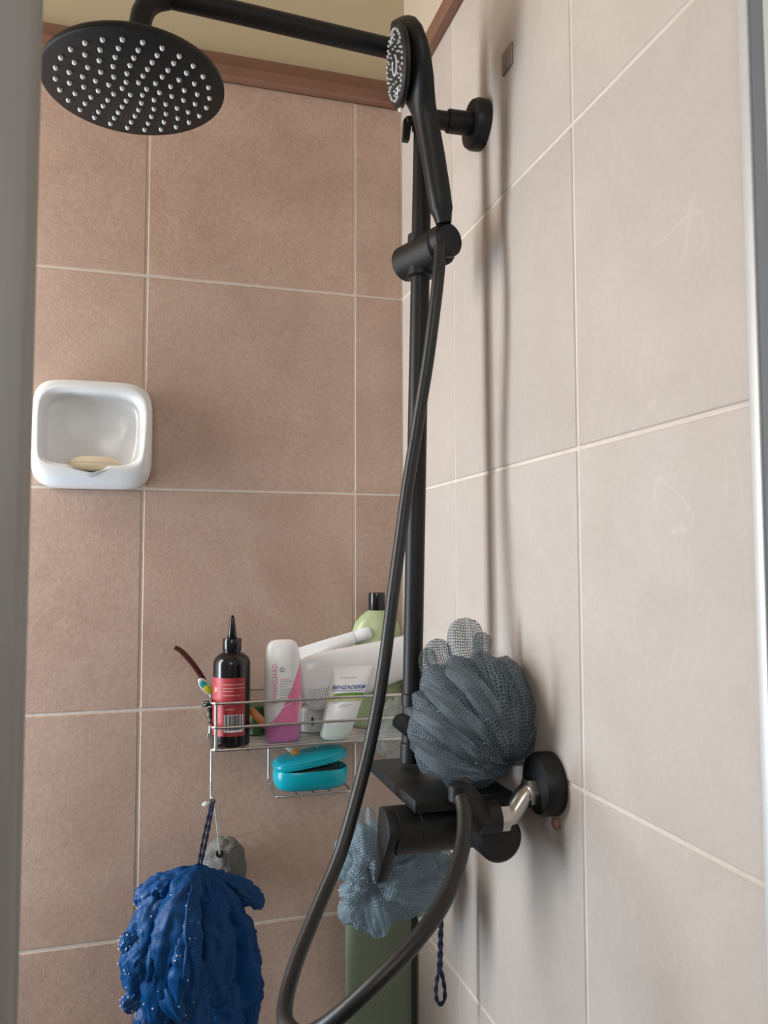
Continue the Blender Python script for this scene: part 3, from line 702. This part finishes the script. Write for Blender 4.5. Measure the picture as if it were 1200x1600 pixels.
band(.0505, .0545, -.0175, .0262, .0012, 'olive_ink'); band(.0425, .0505, -.0175, .0262, .0012, 'pale_green_ink')
def disc(cx, cz, r, m, f): return obj('print_mark', mapped(([V((cx, cz, 0))]+[V((cx+r*cos(2*pi*k/20), cz+r*sin(2*pi*k/20), 0)) for k in range(20)], [(0, 1+k, 1+(k+1) % 20) for k in range(20)]), f), m, to)
obj('print_mark', mapped(([V(q+(0,)) for q in ((-.0255, .0460), (-.0200, .0462), (-.0165, .0500), (-.0180, .0540), (-.0230, .0550), (-.0262, .0530))], [(0, 1, 2, 3, 4, 5)]), tf), 'lime_ink', to)
obj('print_mark', mapped(([V(q+(0,)) for q in ((-.0252, .0425), (-.0200, .0435), (-.0195, .0470), (-.0258, .0465))], [(0, 1, 2, 3)]), tf2), 'yellow_ink', to)
obj('print_mark', mapped(([V((-.0140+r*cos(2*pi*k/24), .0465+r*sin(2*pi*k/24), 0)) for r in (.0052, .0058) for k in range(24)], [(k, (k+1) % 24, 24+(k+1) % 24, 24+k) for k in range(24)]), tf2), 'grey_ink', to)

# green bottle with black cap at the back
p = at(589, 1140, -.0370); p.z = SZB
gb = thing('shampoo_bottle', 'pale green bottle with black cap at the right end of the caddy', 'bottle', tuple(p))
mx = frame_mx(p, (0, 0, 1), (-.25, -1, 0))
obj('body', xf(ovalbody([(0, .031, .017), (.002, .035, .0205), (.006, .0375, .0225), (.06, .0398, .0235), (.11, .0405, .0238), (.135, .0402, .0236), (.1365, .0396, .0233), (.138, .0400, .0235), (.150, .0385, .0230), (.162, .034, .0215), (.172, .026, .0185), (.179, .017, .0150), (.181, .0135, .0135), (.1815, .0125, .0125)], 2.15, 48), mx), 'green_bottle', gb, auto=60)
obj('cap', lathe([(0, 0), (.0128, 0), (.0132, .0008), (.0132, .0260), (.0128, .0275), (.0118, .0270), (.0114, .0262), (0, .0262)], p+V((0, 0, .181)), (0, 0, 1), 40), 'bottle_black', gb)

# big white bottle slumped across the caddy
q0, q1 = at(474, 1072, -.0775), at(668, 1016, -.0775)
wb_ = thing('white_bottle', 'large white bottle slumped sideways behind the cream tube', 'bottle', tuple(q0))
upv = q1-q0; mx = frame_mx(q0, upv, (0, -1, 0)); L_ = upv.length
wp = [(-.004, .020, .006), (-.002, .029, .0095), (.003, .0365, .0130), (.012, .0410, .0150), (.03, .0420, .0155), (.06, .0400, .0155), (.10, .0365, .0155), (.14, .0330, .0155), (L_, .031, .0160), (L_+.012, .024, .0150), (L_+.018, .014, .013)]
wo = obj('body', xf(ovalbody(wp, 2.5), mx), 'white_plastic', wb_, auto=60)
wcap = obj('cap', xf(ovalbody([(L_+.018, .0130, .0130), (L_+.034, .0128, .0128), (L_+.035, .012, .012)], 2), mx), 'white_plastic', wb_)
wf = oval_front(wp, 2.5, mx, .0004); g = []
for k in range(11):
    z = .004+.0036*k; u = .004+.0006*k
    while u < .027-.0008*k: w = random.uniform(.001, .004); g.append(mapped(quadgrid(u, u+w, z, z+.0010, 1, 1), wf)); u += w+.0009
obj('small_print', join(*g), 'grey_ink', wo, kind='stuff')
obj('mark', mapped(quadgrid(-.002, -.0012, .086, .092, 2, 1), wf), 'bottle_black', wo)
obj('mark', mapped(quadgrid(.006, .0075, .098, .0995, 1, 1), wf), 'bottle_black', wo)

# small white tube lying on top
q0, q1 = at(468, 1025, -.050), at(577, 988, -.050)
wt = thing('white_tube', 'small white tube with round cap lying behind the slumped bottle', 'tube', tuple(q0))
upv = q1-q0; mx = frame_mx(q0, upv, (0, -1, .35)); L_ = upv.length
obj('body', xf(ovalbody([(0, .0125, .0010), (.004, .0125, .0012), (.03, .0120, .005), (.05, .0112, .0085), (L_-.026, .0098, .0094), (L_-.025, .008, .008)], 2.1, 32), mx), 'white_plastic', wt)
obj('cap', xf(lathe([(0, L_-.025), (.0092, L_-.025), (.0096, L_-.024), (.0096, L_-.014), (.0100, L_-.0135), (.0100, L_), (.0092, L_+.001), (0, L_+.001)], (0, 0, 0), (0, 0, 1), 28), mx), 'white_plastic', wt)

# pale grey jar and dark green pot at the back
p = at(490, 1139, -.041); p.z = SZB
gj = thing('grey_jar', 'pale grey squat jar below the slumped white bottle', 'jar', tuple(p))
mx = frame_mx(p, (0, 0, 1), (-.2, -1, 0))
obj('body', xf(ovalbody([(0, .018, .014), (.002, .0205, .0165), (.03, .0205, .0165), (.036, .017, .014)], 3), mx), 'grey_plastic', gj)
obj('vent', xf(bevelled(prism([(-.0015, .012), (.0015, .012), (.0015, .024), (-.0015, .024)], .0164, .0170, (-.002, 0, 0), (1, 0, 0), (0, 0, 1), (0, -1, 0)), .0002), mx), 'bottle_black', gj)
p = at(403, 1130, -.036); p.z = SZB
dg_ = thing('green_pot', 'small dark green pot between the dropper and lotion bottles', 'pot', tuple(p))
obj('body', lathe([(0, 0), (.015, 0), (.017, .002), (.0175, .030), (.016, .034), (.014, .035), (0, .035)], p, (0, 0, 1), 32), 'dark_green', dg_)
obj('lid', lathe([(.0165, .033), (.018, .0335), (.018, .042), (.0165, .0435), (0, .0435)], p, (0, 0, 1), 32), 'dark_green', dg_)

# orange and white sachet stick poking through the base wires
q0, q1 = at(390, 1108, -.072), at(468, 1182, -.088)
os_ = thing('orange_stick', 'flat orange and white stick poking down through the caddy base', 'stick', tuple(q0))
d = (q1-q0).normalized(); L_ = (q1-q0).length; sd_ = V((d.z, 0, -d.x)).normalized(); fn_ = d.cross(sd_)
def slab(a, b, w0, w1, t): return bevelled(prism([(-w0, a), (w0, a), (w1, b), (-w1, b)], -t, t, q0, sd_, d, fn_), .0008)
obj('sleeve', slab(0, L_*.72, .0058, .0056, .0022), 'orange', os_)
obj('pale_band', slab(L_*.72, L_*.86, .0055, .0054, .0020), 'white_plastic', os_)
obj('tip', slab(L_*.86, L_, .0056, .0040, .0022), 'orange', os_)

# red-brown handle leaning out to the left, with bristle head in the caddy
hp_ = [at(273, 1011, -.072), at(284, 1018, -.071), at(297, 1032, -.070), at(309, 1048, -.069), at(320, 1066, -.067), at(332, 1092, -.063), at(343, 1122, -.058), at(350, 1146, -.054)]
bh = thing('back_brush', 'dark red-brown curved plastic handle leaning out of the caddy toward the left', 'brush', tuple(hp_[-1]))
P = spline(hp_, 6); n_ = len(P)
obj('handle', tube(P, [.0030+.0012*min(1, k/8)-.0004*(k/n_) for k in range(n_)], 14), 'brown_plastic', bh)
obj('head', blob(hp_[-1]+V((0, 0, .003)), (.009, .007, .014), 2, .05, 4, 1), 'brown_plastic', bh)
# oval-ended child's handle
q0, q1 = at(352, 1128, -.052), at(322, 1072, -.082)
ov = thing('oval_handle', 'white plastic handle with teal and yellow oval end behind the dropper bottle', 'toothbrush', tuple(q0))
d = (q1-q0).normalized(); fn_ = (CP-q1).normalized(); fn_ = (fn_-d*fn_.dot(d)).normalized(); sd_ = d.cross(fn_)
obj('stem', tube([q0, q0+(q1-q0)*.55, q0+(q1-q0)*.85], .0026, 10), 'white_plastic', ov)
ov_d = (at(311, 1062, -.086)-at(331, 1084, -.080)).normalized(); ov_s = ov_d.cross(fn_).normalized(); ov_f = ov_s.cross(ov_d).normalized()
if ov_f.dot(CP-q1) < 0: ov_f = -ov_f
oc = at(322, 1073, -.083)
def oval(c, a, b, t0, t1): return bevelled(prism([(a*cos(2*pi*k/28), b*sin(2*pi*k/28)) for k in range(28)], t0, t1, c, ov_d, ov_s, ov_f), .0006)
oe = obj('oval_end', oval(oc, .0155, .0072, -.002, .002), 'white_plastic', ov)
obj('inlay', oval(oc-ov_d*.0045, .0075, .0046, .002, .0028), 'yellow_ink', oe)
obj('inlay', oval(oc+ov_d*.0060, .0060, .0046, .0015, .0024), 'teal_oval', oe)
# black ribbed razor standing in the corner
q0, q1 = at(336, 1160, -.108), at(331, 1098, -.100)
q0 = V((CX0+.0085, -.094, SZB+.002)); q1 = V((CX0-.002, -.094, SZB+.062))
rz = thing('razor', 'black ribbed razor squeezed behind the left caddy post', 'razor', tuple(q0))
d = (q1-q0).normalized()
obj('handle', tube(spline([q0, q0+(q1-q0)*.4+V((.001, 0, 0)), q0+(q1-q0)*.85], 8), [.0048]*9+[.0040]*8, 12), 'bottle_black', rz)
hd = obj('head', bevelled(prism([(-.009, -.004), (.009, -.004), (.009, .005), (-.009, .005)], -.003, .003, q1-d*.004, (.82, -.5, .25), (.25, .1, .95), (.5, .82, 0)), .0008), 'bottle_black', rz)
for k in range(4):
    c = q1-d*.004+V((.25, .1, .95))*(-.003+.0025*k)+V((-.5, -.82, 0))*.0034
    obj('ridge', tube([c-V((.82, -.5, .25))*.009, c+V((.82, -.5, .25))*.009], .0007, 6), 'bottle_black', hd)
for k in range(4):
    c = q0+(q1-q0)*(.25+.12*k)
    obj('ridge', tube([c+V((.0052*cos(a), .0052*sin(a), 0)) for a in [2*pi*j/12 for j in range(12)]], .0008, 6, closed=True), 'bottle_black', bpy.data.objects[rz.name].children[0])

# crumpled clear plastic at the right end
def crumple(c, r, sub, seed):
    bm = bmesh.new(); bmesh.ops.create_icosphere(bm, subdivisions=sub, radius=1); bm.verts.index_update(); vs = []
    for v in bm.verts:
        d = v.co.normalized(); q = d*2.2+V((seed, 0, 0))
        k = 1+.55*(abs(noise.noise(q))-.25)+.35*(abs(noise.noise(q*2.3))-.25)
        vs.append(V(c)+V((d.x*r[0], d.y*r[1], d.z*r[2]))*k)
    g = (vs, [tuple(q.index for q in f.verts) for f in bm.faces]); bm.free(); return g
c = at(622, 1140, -.100)
tag(obj('plastic_bag', crumple(c, (.040, .022, .046), 4, 4.2), 'bag', auto=180), 'crumpled clear plastic bag at the right end of the caddy behind the riser', 'plastic bag')

# ------------------------------------------------------------------ teal soap box
bxw, bxd = .0545, .033
sbx = thing('soap_box', 'teal plastic soap box with half-open lid on the hanging rack', 'soap box', (-.1705, -.088, RZ+.0018))
o0 = V((-.1705, -.088, RZ+.0018))
def shell(prof, n, mx, seg=48): return xf(ovalbody(prof, n, seg), mx)
mb = Matrix.Translation(o0)
obj('base', shell([(0, bxw*.80, bxd*.72), (.002, bxw*.90, bxd*.85), (.008, bxw*.97, bxd*.95), (.018, bxw, bxd), (.0275, bxw*.985, bxd*.985), (.0285, bxw*.97, bxd*.97), (.0275, bxw*.95, bxd*.94), (.012, bxw*.92, bxd*.90), (.006, bxw*.7, bxd*.6)], 2.7, mb), 'teal', sbx, auto=50)
lidm = Matrix.Translation(o0+V((-bxw*.93, 0, .0285))) @ Matrix.Rotation(radians(-8.5), 4, 'Y') @ Matrix.Translation(V((bxw*.93, 0, 0)))
ld = obj('lid', shell([(.004, bxw*.7, bxd*.6), (.003, bxw*.90, bxd*.88), (0, bxw*.95, bxd*.94), (-.001, bxw*.97, bxd*.97), (0, bxw*.99, bxd*.99), (.006, bxw, bxd), (.0105, bxw*.95, bxd*.93), (.0135, bxw*.86, bxd*.80), (.015, bxw*.60, bxd*.5), (.0155, bxw*.2, bxd*.15)], 2.7, lidm), 'teal', sbx, auto=50)
obj('lid_rib', tube([lidm @ V((bxw*.992*se(a, 2.7)[0], bxd*.992*se(a, 2.7)[1], .0075)) for a in [2*pi*k/48 for k in range(48)]], .0009, 6, closed=True), 'teal', ld)
tag(obj('dark_soap', blob(o0+V((.004, 0, .023)), (.040, .024, .0125), 3, .12, 3, 6), 'dark_soap'), 'dark green-black soap showing in the gap of the teal box', 'soap')

# ------------------------------------------------------------------ loofahs
def ruffle(c, R, axis, waves, amp, seed, sx=(1, 1, 1), nu=150, nv=12, v0=.12):
    rnd = random.Random(seed); a, b, n = basis(axis); ph = [rnd.uniform(0, 6.28) for _ in range(6)]
    vs, fs, uv = [], [], []
    for j in range(nv+1):
        v = v0+(1-v0)*j/nv
        for i in range(nu+1):
            u = 2*pi*i/nu
            rr = R*v*(1+.10*sin(2*u+ph[0])+.08*sin(3*u+ph[1])+.05*sin(waves*u+ph[2])*v)
            off = R*amp*(v**1.3)*(sin(waves*u+ph[3]+1.2*v)+.45*sin((waves*2+1)*u+ph[4]-1.0*v)+.5*sin(2*u+ph[5]))
            k = 1-.38*min(1, abs(off)/R)**2
            rk = sqrt(max(0, 1))*rr*k
            q = a*(rk*cos(u+.10*sin(waves*u+ph[1])*v))+b*(rk*sin(u+.10*sin(waves*u+ph[1])*v))+n*off
            vs.append(V(c)+V((q.x*sx[0], q.y*sx[1], q.z*sx[2])))
            uv.append((u*R*(1.0+amp*waves*.35)*1.0, v*R*1.1))
    for j in range(nv):
        for i in range(nu):
            q = j*(nu+1)+i; fs.append((q, q+1, q+nu+2, q+nu+1))
    return vs, fs, uv
def petal(c, tip, w, n=26, seed=0, cup=.3):
    # a loop of net standing off the ball: folded tongue from c to tip
    c, tip = V(c), V(tip); d = tip-c; L = d.length; d.normalize(); a, b, _ = basis(d); rnd = random.Random(seed); ph = rnd.uniform(0, 6)
    vs, fs, uv = [], [], []; m = 18
    for j in range(n+1):
        t = j/n; ww = w*sin(pi*min(1, .25+.75*t))**.5 if t < .999 else w*.25
        ww = w*(max(0, 1-(2*t-1.05)**4*.9))**.5
        for i in range(m+1):
            s = 2*i/m-1
            q = c+d*(L*t*(1-.10*s*s))+a*(ww*s)+b*(w*cup*(1-s*s)*sin(pi*t)+.18*w*sin(5*s+ph+3*t)*t)
            vs.append(q); uv.append((s*w*1.2, t*L*1.1))
    for j in range(n):
        for i in range(m): q = j*(m+1)+i; fs.append((q, q+1, q+m+2, q+m+1))
    return vs, fs, uv
def fib(n, seed):
    rnd = random.Random(seed); out = []
    for k in range(n):
        z = 1-(k+.5)/n; t = 2.39996*k+rnd.uniform(-.3, .3); r = sqrt(1-z*z); out.append(V((r*cos(t), r*sin(t), z)))
    return out
def sparkle(gs, n, seed, r, lo, hi, side):
    # beads of water standing on net vertices that face `side`, inside the box lo..hi
    rnd = random.Random(seed); out = []; tries = 0
    while len(out) < n and tries < n*60:
        tries += 1; g = rnd.choice(gs); v = V(rnd.choice(g[0]))
        if not all(lo[k] <= v[k] <= hi[k] for k in range(3)): continue
        out.append(blob(v+V(side)*.0008, (rnd.uniform(*r),)*3, 1, 0, 1))
    return join(*out)
def cord(P, r=.0015, twist=260, n=10, two=True):
    Q = spline(P, n); F = frames(Q); s = 0; A, B = [], []
    for i, q in enumerate(Q):
        if i: s += (Q[i]-Q[i-1]).length
        o = (F[i][1]*cos(s*twist)+F[i][2]*sin(s*twist))*r*.75; A.append(q+o); B.append(q-o)
    return join(tube(A, r, 6), tube(B, r, 6)) if two else tube(Q, r, 8)

def lobe(P, w, t, side, seed=0, n=44, m=44, wave=.10, head=.75, crum=.0010, cf=70, sc=1.0):
    # puffed fold of net gathered at P[0], swelling along the path, closing at P[-1]
    Q = spline(P, n//(len(P)-1)); n = len(Q); F = frames(Q); vs, fs, uv = [], [], []; L = 0; side = V(side)
    for i, q in enumerate(Q):
        if i: L += (Q[i]-Q[i-1]).length
        u = i/(n-1); T_ = F[i][0]
        b_ = (side-T_*side.dot(T_)).normalized(); a_ = T_.cross(b_)      # a_ across, b_ toward viewer
        k = sqrt(max(0, 1-((u-head)/(1-head))**2)) if u > head else (.10+.90*sin(pi/2*min(1, u/head))**.85)
        k = max(k, .03)*sc
        for j in range(m+1):
            f = 2*pi*j/m; ex, ey = se(f, 1.65)
            r = 1+wave*noise.noise(V((cos(f)*1.6+seed*7.7, sin(f)*1.6, u*3.2)))*2+.06*noise.noise(V((cos(f)*4, sin(f)*4+seed, u*7)))*2
            r += .07*sin(f*8+seed)*(1-u)**1.3                          # gathers near the knot
            d_ = a_*(w*k*ex)+b_*(t*k*ey); p_ = q+d_*r
            dn = d_.normalized() if d_.length > 1e-6 else b_
            p_ = p_+dn*(crum*2*(noise.noise(p_*cf)+.5*noise.noise(p_*cf*2.3))*min(1, k*2))
            vs.append(p_); uv.append((f*(w+t)*.5*(.45+.55*k)*sc, L))
    for i in range(n-1):
        for j in range(m): q = i*(m+1)+j; fs.append((q, q+1, q+m+2, q+m+1))
    return vs, fs, uv
def fan(K, spec, side):
    # spec: (tip px, tip py, tip Y, bulge toward viewer, half width, thickness, seed)
    out = []
    for tx_, ty_, tY, bul, w, t, sd in spec:
        tip = at(tx_, ty_, tY); mid = (K+tip)/2+V(side).normalized()*bul
        pth = [K, K+(mid-K)*.55+V(side)*bul*.25, mid+(tip-mid)*.25, tip]
        out.append(lobe(pth, w*(.85+.3*((sd*37) % 10)/10), t, side, sd, wave=.20, crum=.0016)); out.append(lobe(pth, w, t, side, sd+.5, sc=.84))
    return out
def flat(P, w, seed, side, n=24, m=18, curl=.35):
    # a single thickness of net: rounded tongue with a curled edge
    Q = spline(P, n//(len(P)-1)); n = len(Q); F = frames(Q); side = V(side); vs, fs, uv = [], [], []; L = 0
    for i, q in enumerate(Q):
        if i: L += (Q[i]-Q[i-1]).length
        u = i/(n-1); T_ = F[i][0]; b_ = (side-T_*side.dot(T_)).normalized(); a_ = T_.cross(b_)
        ww = w*(.55+.45*sin(pi*u*.8))*(sqrt(max(0.02, 1-((u-.7)/.3)**2)) if u > .7 else 1)
        for j in range(m+1):
            x = 2*j/m-1
            vs.append(q+a_*(ww*x)+b_*(w*curl*(1-x*x)+.14*w*sin(6*x+seed+5*u)-.25*w*abs(x)**3*sin(seed+3*u))); uv.append((x*w*1.1, L))
    for i in range(n-1):
        for j in range(m): q = i*(m+1)+j; fs.append((q, q+1, q+m+2, q+m+1))
    return vs, fs, uv

SV = V((-.32, -.95, .05))
# big grey one resting on the mixer shelf
lc = at(741, 1122, -.425); R = .062
l1 = thing('loofah', 'large grey mesh bath puff resting on the black mixer shelf', 'bath puff', (lc.x, lc.y, lc.z-R))
K = at(797, 1192, -.458)
sp1 = [(650, 1172, -.435, .022, .023, .020, 1), (642, 1128, -.430, .034, .024, .020, 2), (648, 1086, -.420, .038, .020, .018, 3), (690, 1098, -.470, .026, .011, .013, 4), (668, 1046, -.415, .044, .022, .020, 5),
       (706, 1030, -.420, .046, .024, .020, 6), (748, 1022, -.425, .044, .019, .018, 7), (786, 1028, -.430, .034, .018, .017, 8), (818, 1058, -.430, .026, .017, .017, 9), (836, 1104, -.430, .018, .016, .018, 10), (834, 1150, -.440, .008, .014, .016, 11),
       (700, 1150, -.475, .020, .014, .012, 12), (735, 1075, -.462, .040, .012, .012, 13), (690, 1210, -.440, .010, .018, .016, 14)]
gs = fan(K, sp1, SV)
gs += fan(K+V((0, .05, 0)), [(680, 1060, -.370, .0, .030, .025, 15), (740, 1030, -.370, .0, .030, .025, 16), (800, 1050, -.375, .0, .028, .025, 17), (660, 1130, -.375, 0, .028, .025, 18), (700, 1190, -.375, 0, .025, .02, 19)], SV)
obj('net_ruffles', join(*gs), 'net_grey', l1, auto=180)
tuf = [flat([lc+V((-.02, 0, .035)), at(688, 1035, -.410), at(683, 998, -.405)], .0155, 1, SV), flat([lc+V((0, -.005, .035)), at(728, 1015, -.420), at(729, 966, -.415)], .0205, 2, SV), flat([lc+V((.012, 0, .035)), at(752, 1015, -.412), at(757, 990, -.405)], .011, 3, SV), flat([lc+V((-.03, 0, .03)), at(672, 1048, -.40), at(668, 1012, -.395)], .011, 4, SV),
       flat([at(668, 1075, -.482), at(720, 1120, -.502), at(786, 1186, -.474)], .011, 5, SV, curl=.7), flat([at(646, 1158, -.462), at(700, 1196, -.484), at(768, 1208, -.468)], .013, 6, SV, curl=.6), flat([at(796, 1046, -.462), at(818, 1112, -.474), at(806, 1178, -.462)], .012, 7, SV, curl=.6), flat([at(700, 1045, -.475), at(745, 1080, -.495), at(790, 1160, -.482)], .012, 8, SV, curl=.7), flat([at(642, 1110, -.455), at(690, 1140, -.492), at(750, 1186, -.484)], .010, 9, SV, curl=.7)]
obj('net_tufts', join(*tuf), 'net_grey_dense', l1, auto=180)
obj('core', blob(lc, (R*.66,)*3, 3, .2, 2.5, 3), 'core_grey', l1)
obj('water_drops', sparkle(gs[:28], 60, 2, (.0006, .0011), lc+V((-.08, -.08, -.07)), lc+V((.0, -.005, .02)), SV), 'drop', l1, kind='stuff')

# blue-grey one hanging behind the mixer
lc = at(610, 1360, -.262); R = .062; sx = (1.08, .8, 1.0)
l2 = thing('loofah', 'blue-grey mesh bath puff hanging behind the mixer lever above the green board', 'bath puff', (lc.x, lc.y, lc.z-R))
K = at(583, 1374, -.310)
sp2 = [(538, 1440, -.29, .010, .014, .012, 1), (562, 1450, -.30, .010, .012, .010, 2), (592, 1456, -.30, .014, .021, .012, 3), (632, 1434, -.315, .012, .011, .009, 4), (688, 1398, -.305, .022, .022, .018, 5), (672, 1345, -.300, .024, .022, .018, 6), (630, 1300, -.29, .018, .020, .016, 7),
       (560, 1288, -.290, .016, .017, .014, 8), (530, 1312, -.280, .012, .016, .014, 9), (518, 1350, -.280, .010, .014, .012, 10), (532, 1395, -.300, .016, .012, .010, 11), (552, 1352, -.315, .012, .011, .010, 12), (600, 1330, -.31, .020, .014, .012, 13)]
gs = fan(K, sp2, SV)
gs += fan(K+V((.02, .05, 0)), [(545, 1330, -.22, 0, .028, .02, 14), (600, 1290, -.22, 0, .028, .02, 15), (690, 1310, -.235, 0, .026, .02, 16), (708, 1360, -.245, 0, .024, .02, 17), (650, 1420, -.23, 0, .026, .02, 18), (570, 1420, -.22, 0, .026, .02, 19)], SV)
obj('net_ruffles', join(*gs), 'net_bluegrey', l2, auto=180)
pt = [flat([K+V((0, 0, -.01)), at(590, 1415, -.325), at(596, 1458, -.315)], .020, 6, SV), flat([K+V((0, .01, .01)), at(570, 1320, -.305), at(575, 1262, -.285)], .016, 8, SV), flat([K, at(640, 1400, -.335), at(690, 1402, -.322)], .016, 9, SV)]
obj('net_tufts', join(*pt), 'net_bluegrey', l2, auto=180)
obj('core', blob(lc+V((.005, .01, 0)), (R*.60*sx[0], R*.55*sx[1], R*.62), 3, .2, 2.5, 5), 'core_bluegrey', l2)
obj('water_drops', sparkle(gs[:26], 170, 4, (.0006, .0012), lc+V((-.08, -.08, -.07)), lc+V((.07, -.015, .03)), SV), 'drop', l2, kind='stuff')
Y2 = -.30
lp = [at(690, 1380, Y2), at(689, 1430, Y2), at(688, 1480, Y2), at(687, 1512, Y2)]
loop = [at(687, 1512, Y2), at(683, 1530, Y2), at(681, 1550, Y2), at(683, 1564, Y2), at(688, 1569, Y2), at(694, 1563, Y2), at(695, 1548, Y2), at(692, 1529, Y2), at(688, 1513, Y2)]
obj('cord', join(cord(lp, .0022), cord(loop, .0016)), 'navy_cord', l2, label='braided navy cord ending in a loop')
obj('hanging_cord', cord([lc+V((.0, 0, .03)), V((-.075, -.335, -.40)), V((-.068, -.352, -.372))], .0014), 'navy_cord', l2)

# wet blue one hanging from the caddy hook
hk = V((CX0+.0025, CYF-.006, CZ-.066))
lc = at(297, 1492, -.140); R = .080
l3 = thing('loofah', 'wet bright blue mesh bath puff hanging from the left caddy hook', 'bath puff', (lc.x, lc.y, lc.z-R*1.3))
K = at(312, 1352, -.148)
def limp(pts, w, t, sd, head=.7): return lobe([at(*q) for q in pts], w, t, SV, sd, wave=.22, head=head, crum=.0022, cf=95)
gs = [limp([(312, 1352, -.148), (282, 1400, -.178), (262, 1480, -.195), (242, 1600, -.190)], .026, .022, 1),
      limp([(312, 1352, -.150), (300, 1420, -.192), (292, 1500, -.212), (284, 1590, -.205)], .017, .020, 2),
      limp([(306, 1356, -.146), (250, 1400, -.160), (226, 1470, -.170), (214, 1560, -.170)], .024, .022, 3),
      limp([(308, 1356, -.146), (248, 1385, -.150), (214, 1418, -.155)], .014, .016, 4), limp([(280, 1420, -.160), (225, 1460, -.175), (186, 1482, -.180)], .013, .014, 5),
      limp([(270, 1450, -.165), (222, 1492, -.195), (207, 1518, -.190)], .016, .014, 6), limp([(260, 1500, -.170), (220, 1550, -.180), (192, 1577, -.182)], .011, .010, 7),
      limp([(270, 1500, -.16), (245, 1580, -.17), (230, 1640, -.17)], .022, .02, 8), limp([(300, 1480, -.15), (300, 1570, -.17), (290, 1650, -.165)], .030, .024, 9),
      limp([(314, 1352, -.140), (345, 1420, -.116), (362, 1500, -.108), (356, 1590, -.108)], .036, .018, 10), limp([(316, 1354, -.138), (368, 1380, -.105), (392, 1402, -.100), (411, 1416, -.098)], .013, .013, 11),
      limp([(314, 1352, -.138), (375, 1440, -.096), (388, 1520, -.092), (384, 1580, -.092)], .020, .016, 12), limp([(330, 1400, -.10), (350, 1500, -.095), (350, 1640, -.10)], .044, .018, 13),
      limp([(314, 1352, -.148), (322, 1400, -.148), (332, 1480, -.142), (328, 1575, -.136)], .027, .020, 14), limp([(330, 1500, -.11), (345, 1580, -.12), (330, 1650, -.12)], .035, .02, 15), limp([(280, 1380, -.15), (258, 1392, -.165), (243, 1380, -.168)], .012, .012, 16)]
obj('net_ruffles', join(*gs), 'net_blue', l3, auto=180)
pt = [flat([at(300, 1440, -.20), at(296, 1490, -.222), at(298, 1545, -.222)], .012, 2, SV), flat([at(262, 1520, -.195), at(270, 1560, -.215), at(283, 1590, -.212)], .018, 5, SV), flat([at(240, 1460, -.18), at(232, 1500, -.205), at(225, 1530, -.200)], .014, 7, SV)]
obj('net_tufts', join(*pt), 'net_blue', l3, auto=180)
obj('core', blob(lc+V((-.008, .030, -.01)), (R*.55, R*.26, R*.90), 3, .2, 2.5, 7), 'core_blue', l3)
obj('water_drops', sparkle(gs[:9], 330, 5, (.0006, .0014), lc+V((-.15, -.12, -.12)), lc+V((.01, -.01, .11)), SV), 'drop', l3, kind='stuff')
c0 = at(309, 1354, -.150)
obj('cord', join(cord([hk+V((-.001, 0, .003)), (hk+c0)/2+V((-.002, -.001, 0)), c0], .0013), cord([hk+V((.001, -.002, .003)), (hk+c0)/2+V((.003, -.001, 0)), c0+V((.004, 0, 0))], .0013)), 'navy_cord', l3, label='navy cord')

# pumice stone on white string
pc = at(350, 1356, -.030)
pm = thing('pumice_stone', 'rough grey pumice stone on white string behind the blue bath puff', 'pumice stone', (pc.x, pc.y, pc.z-.045))
obj('stone', blob(pc, (.0325, .024, .045), 5, .12, 3.0, 9), 'pumice', pm)
hole = at(343, 1334, -.0535)
obj('string_hole', lathe([(.0, -.004), (.0055, -.004), (.0055, .0006), (.0042, .001), (0, -.001)], hole, (-.1, -1, .35), 20), 'bottle_black', pm)
obj('string', join(tube(spline([hk+V((.001, .001, .002)), (hk+hole)/2+V((.001, .002, 0)), hole], 8), .0008, 8), tube(spline([hk+V((.002, .001, .002)), (hk+hole)/2+V((.0035, .002, 0)), hole+V((.001, 0, 0))], 8), .0008, 8), blob(hk+V((-.009, -.001, -.003)), (.0055, .0025, .0034), 2, .4, 3, 2)), 'white_cord', pm)

# green board standing in the corner
gp = thing('green_board', 'tall dull green board standing in the shower corner behind the hose', 'board', (-.052, -.052, FLOOR))
obj('board', box(-.1075, -.0075, -.075, -.035, FLOOR, -.635, .012, 4), 'green_board', gp)
obj('wall_gap_shade', box(-.0085, -.0035, -.070, -.040, FLOOR, -.645, .001), 'gap_shade', gp)  # dark strip painted as the shade between board and right wall
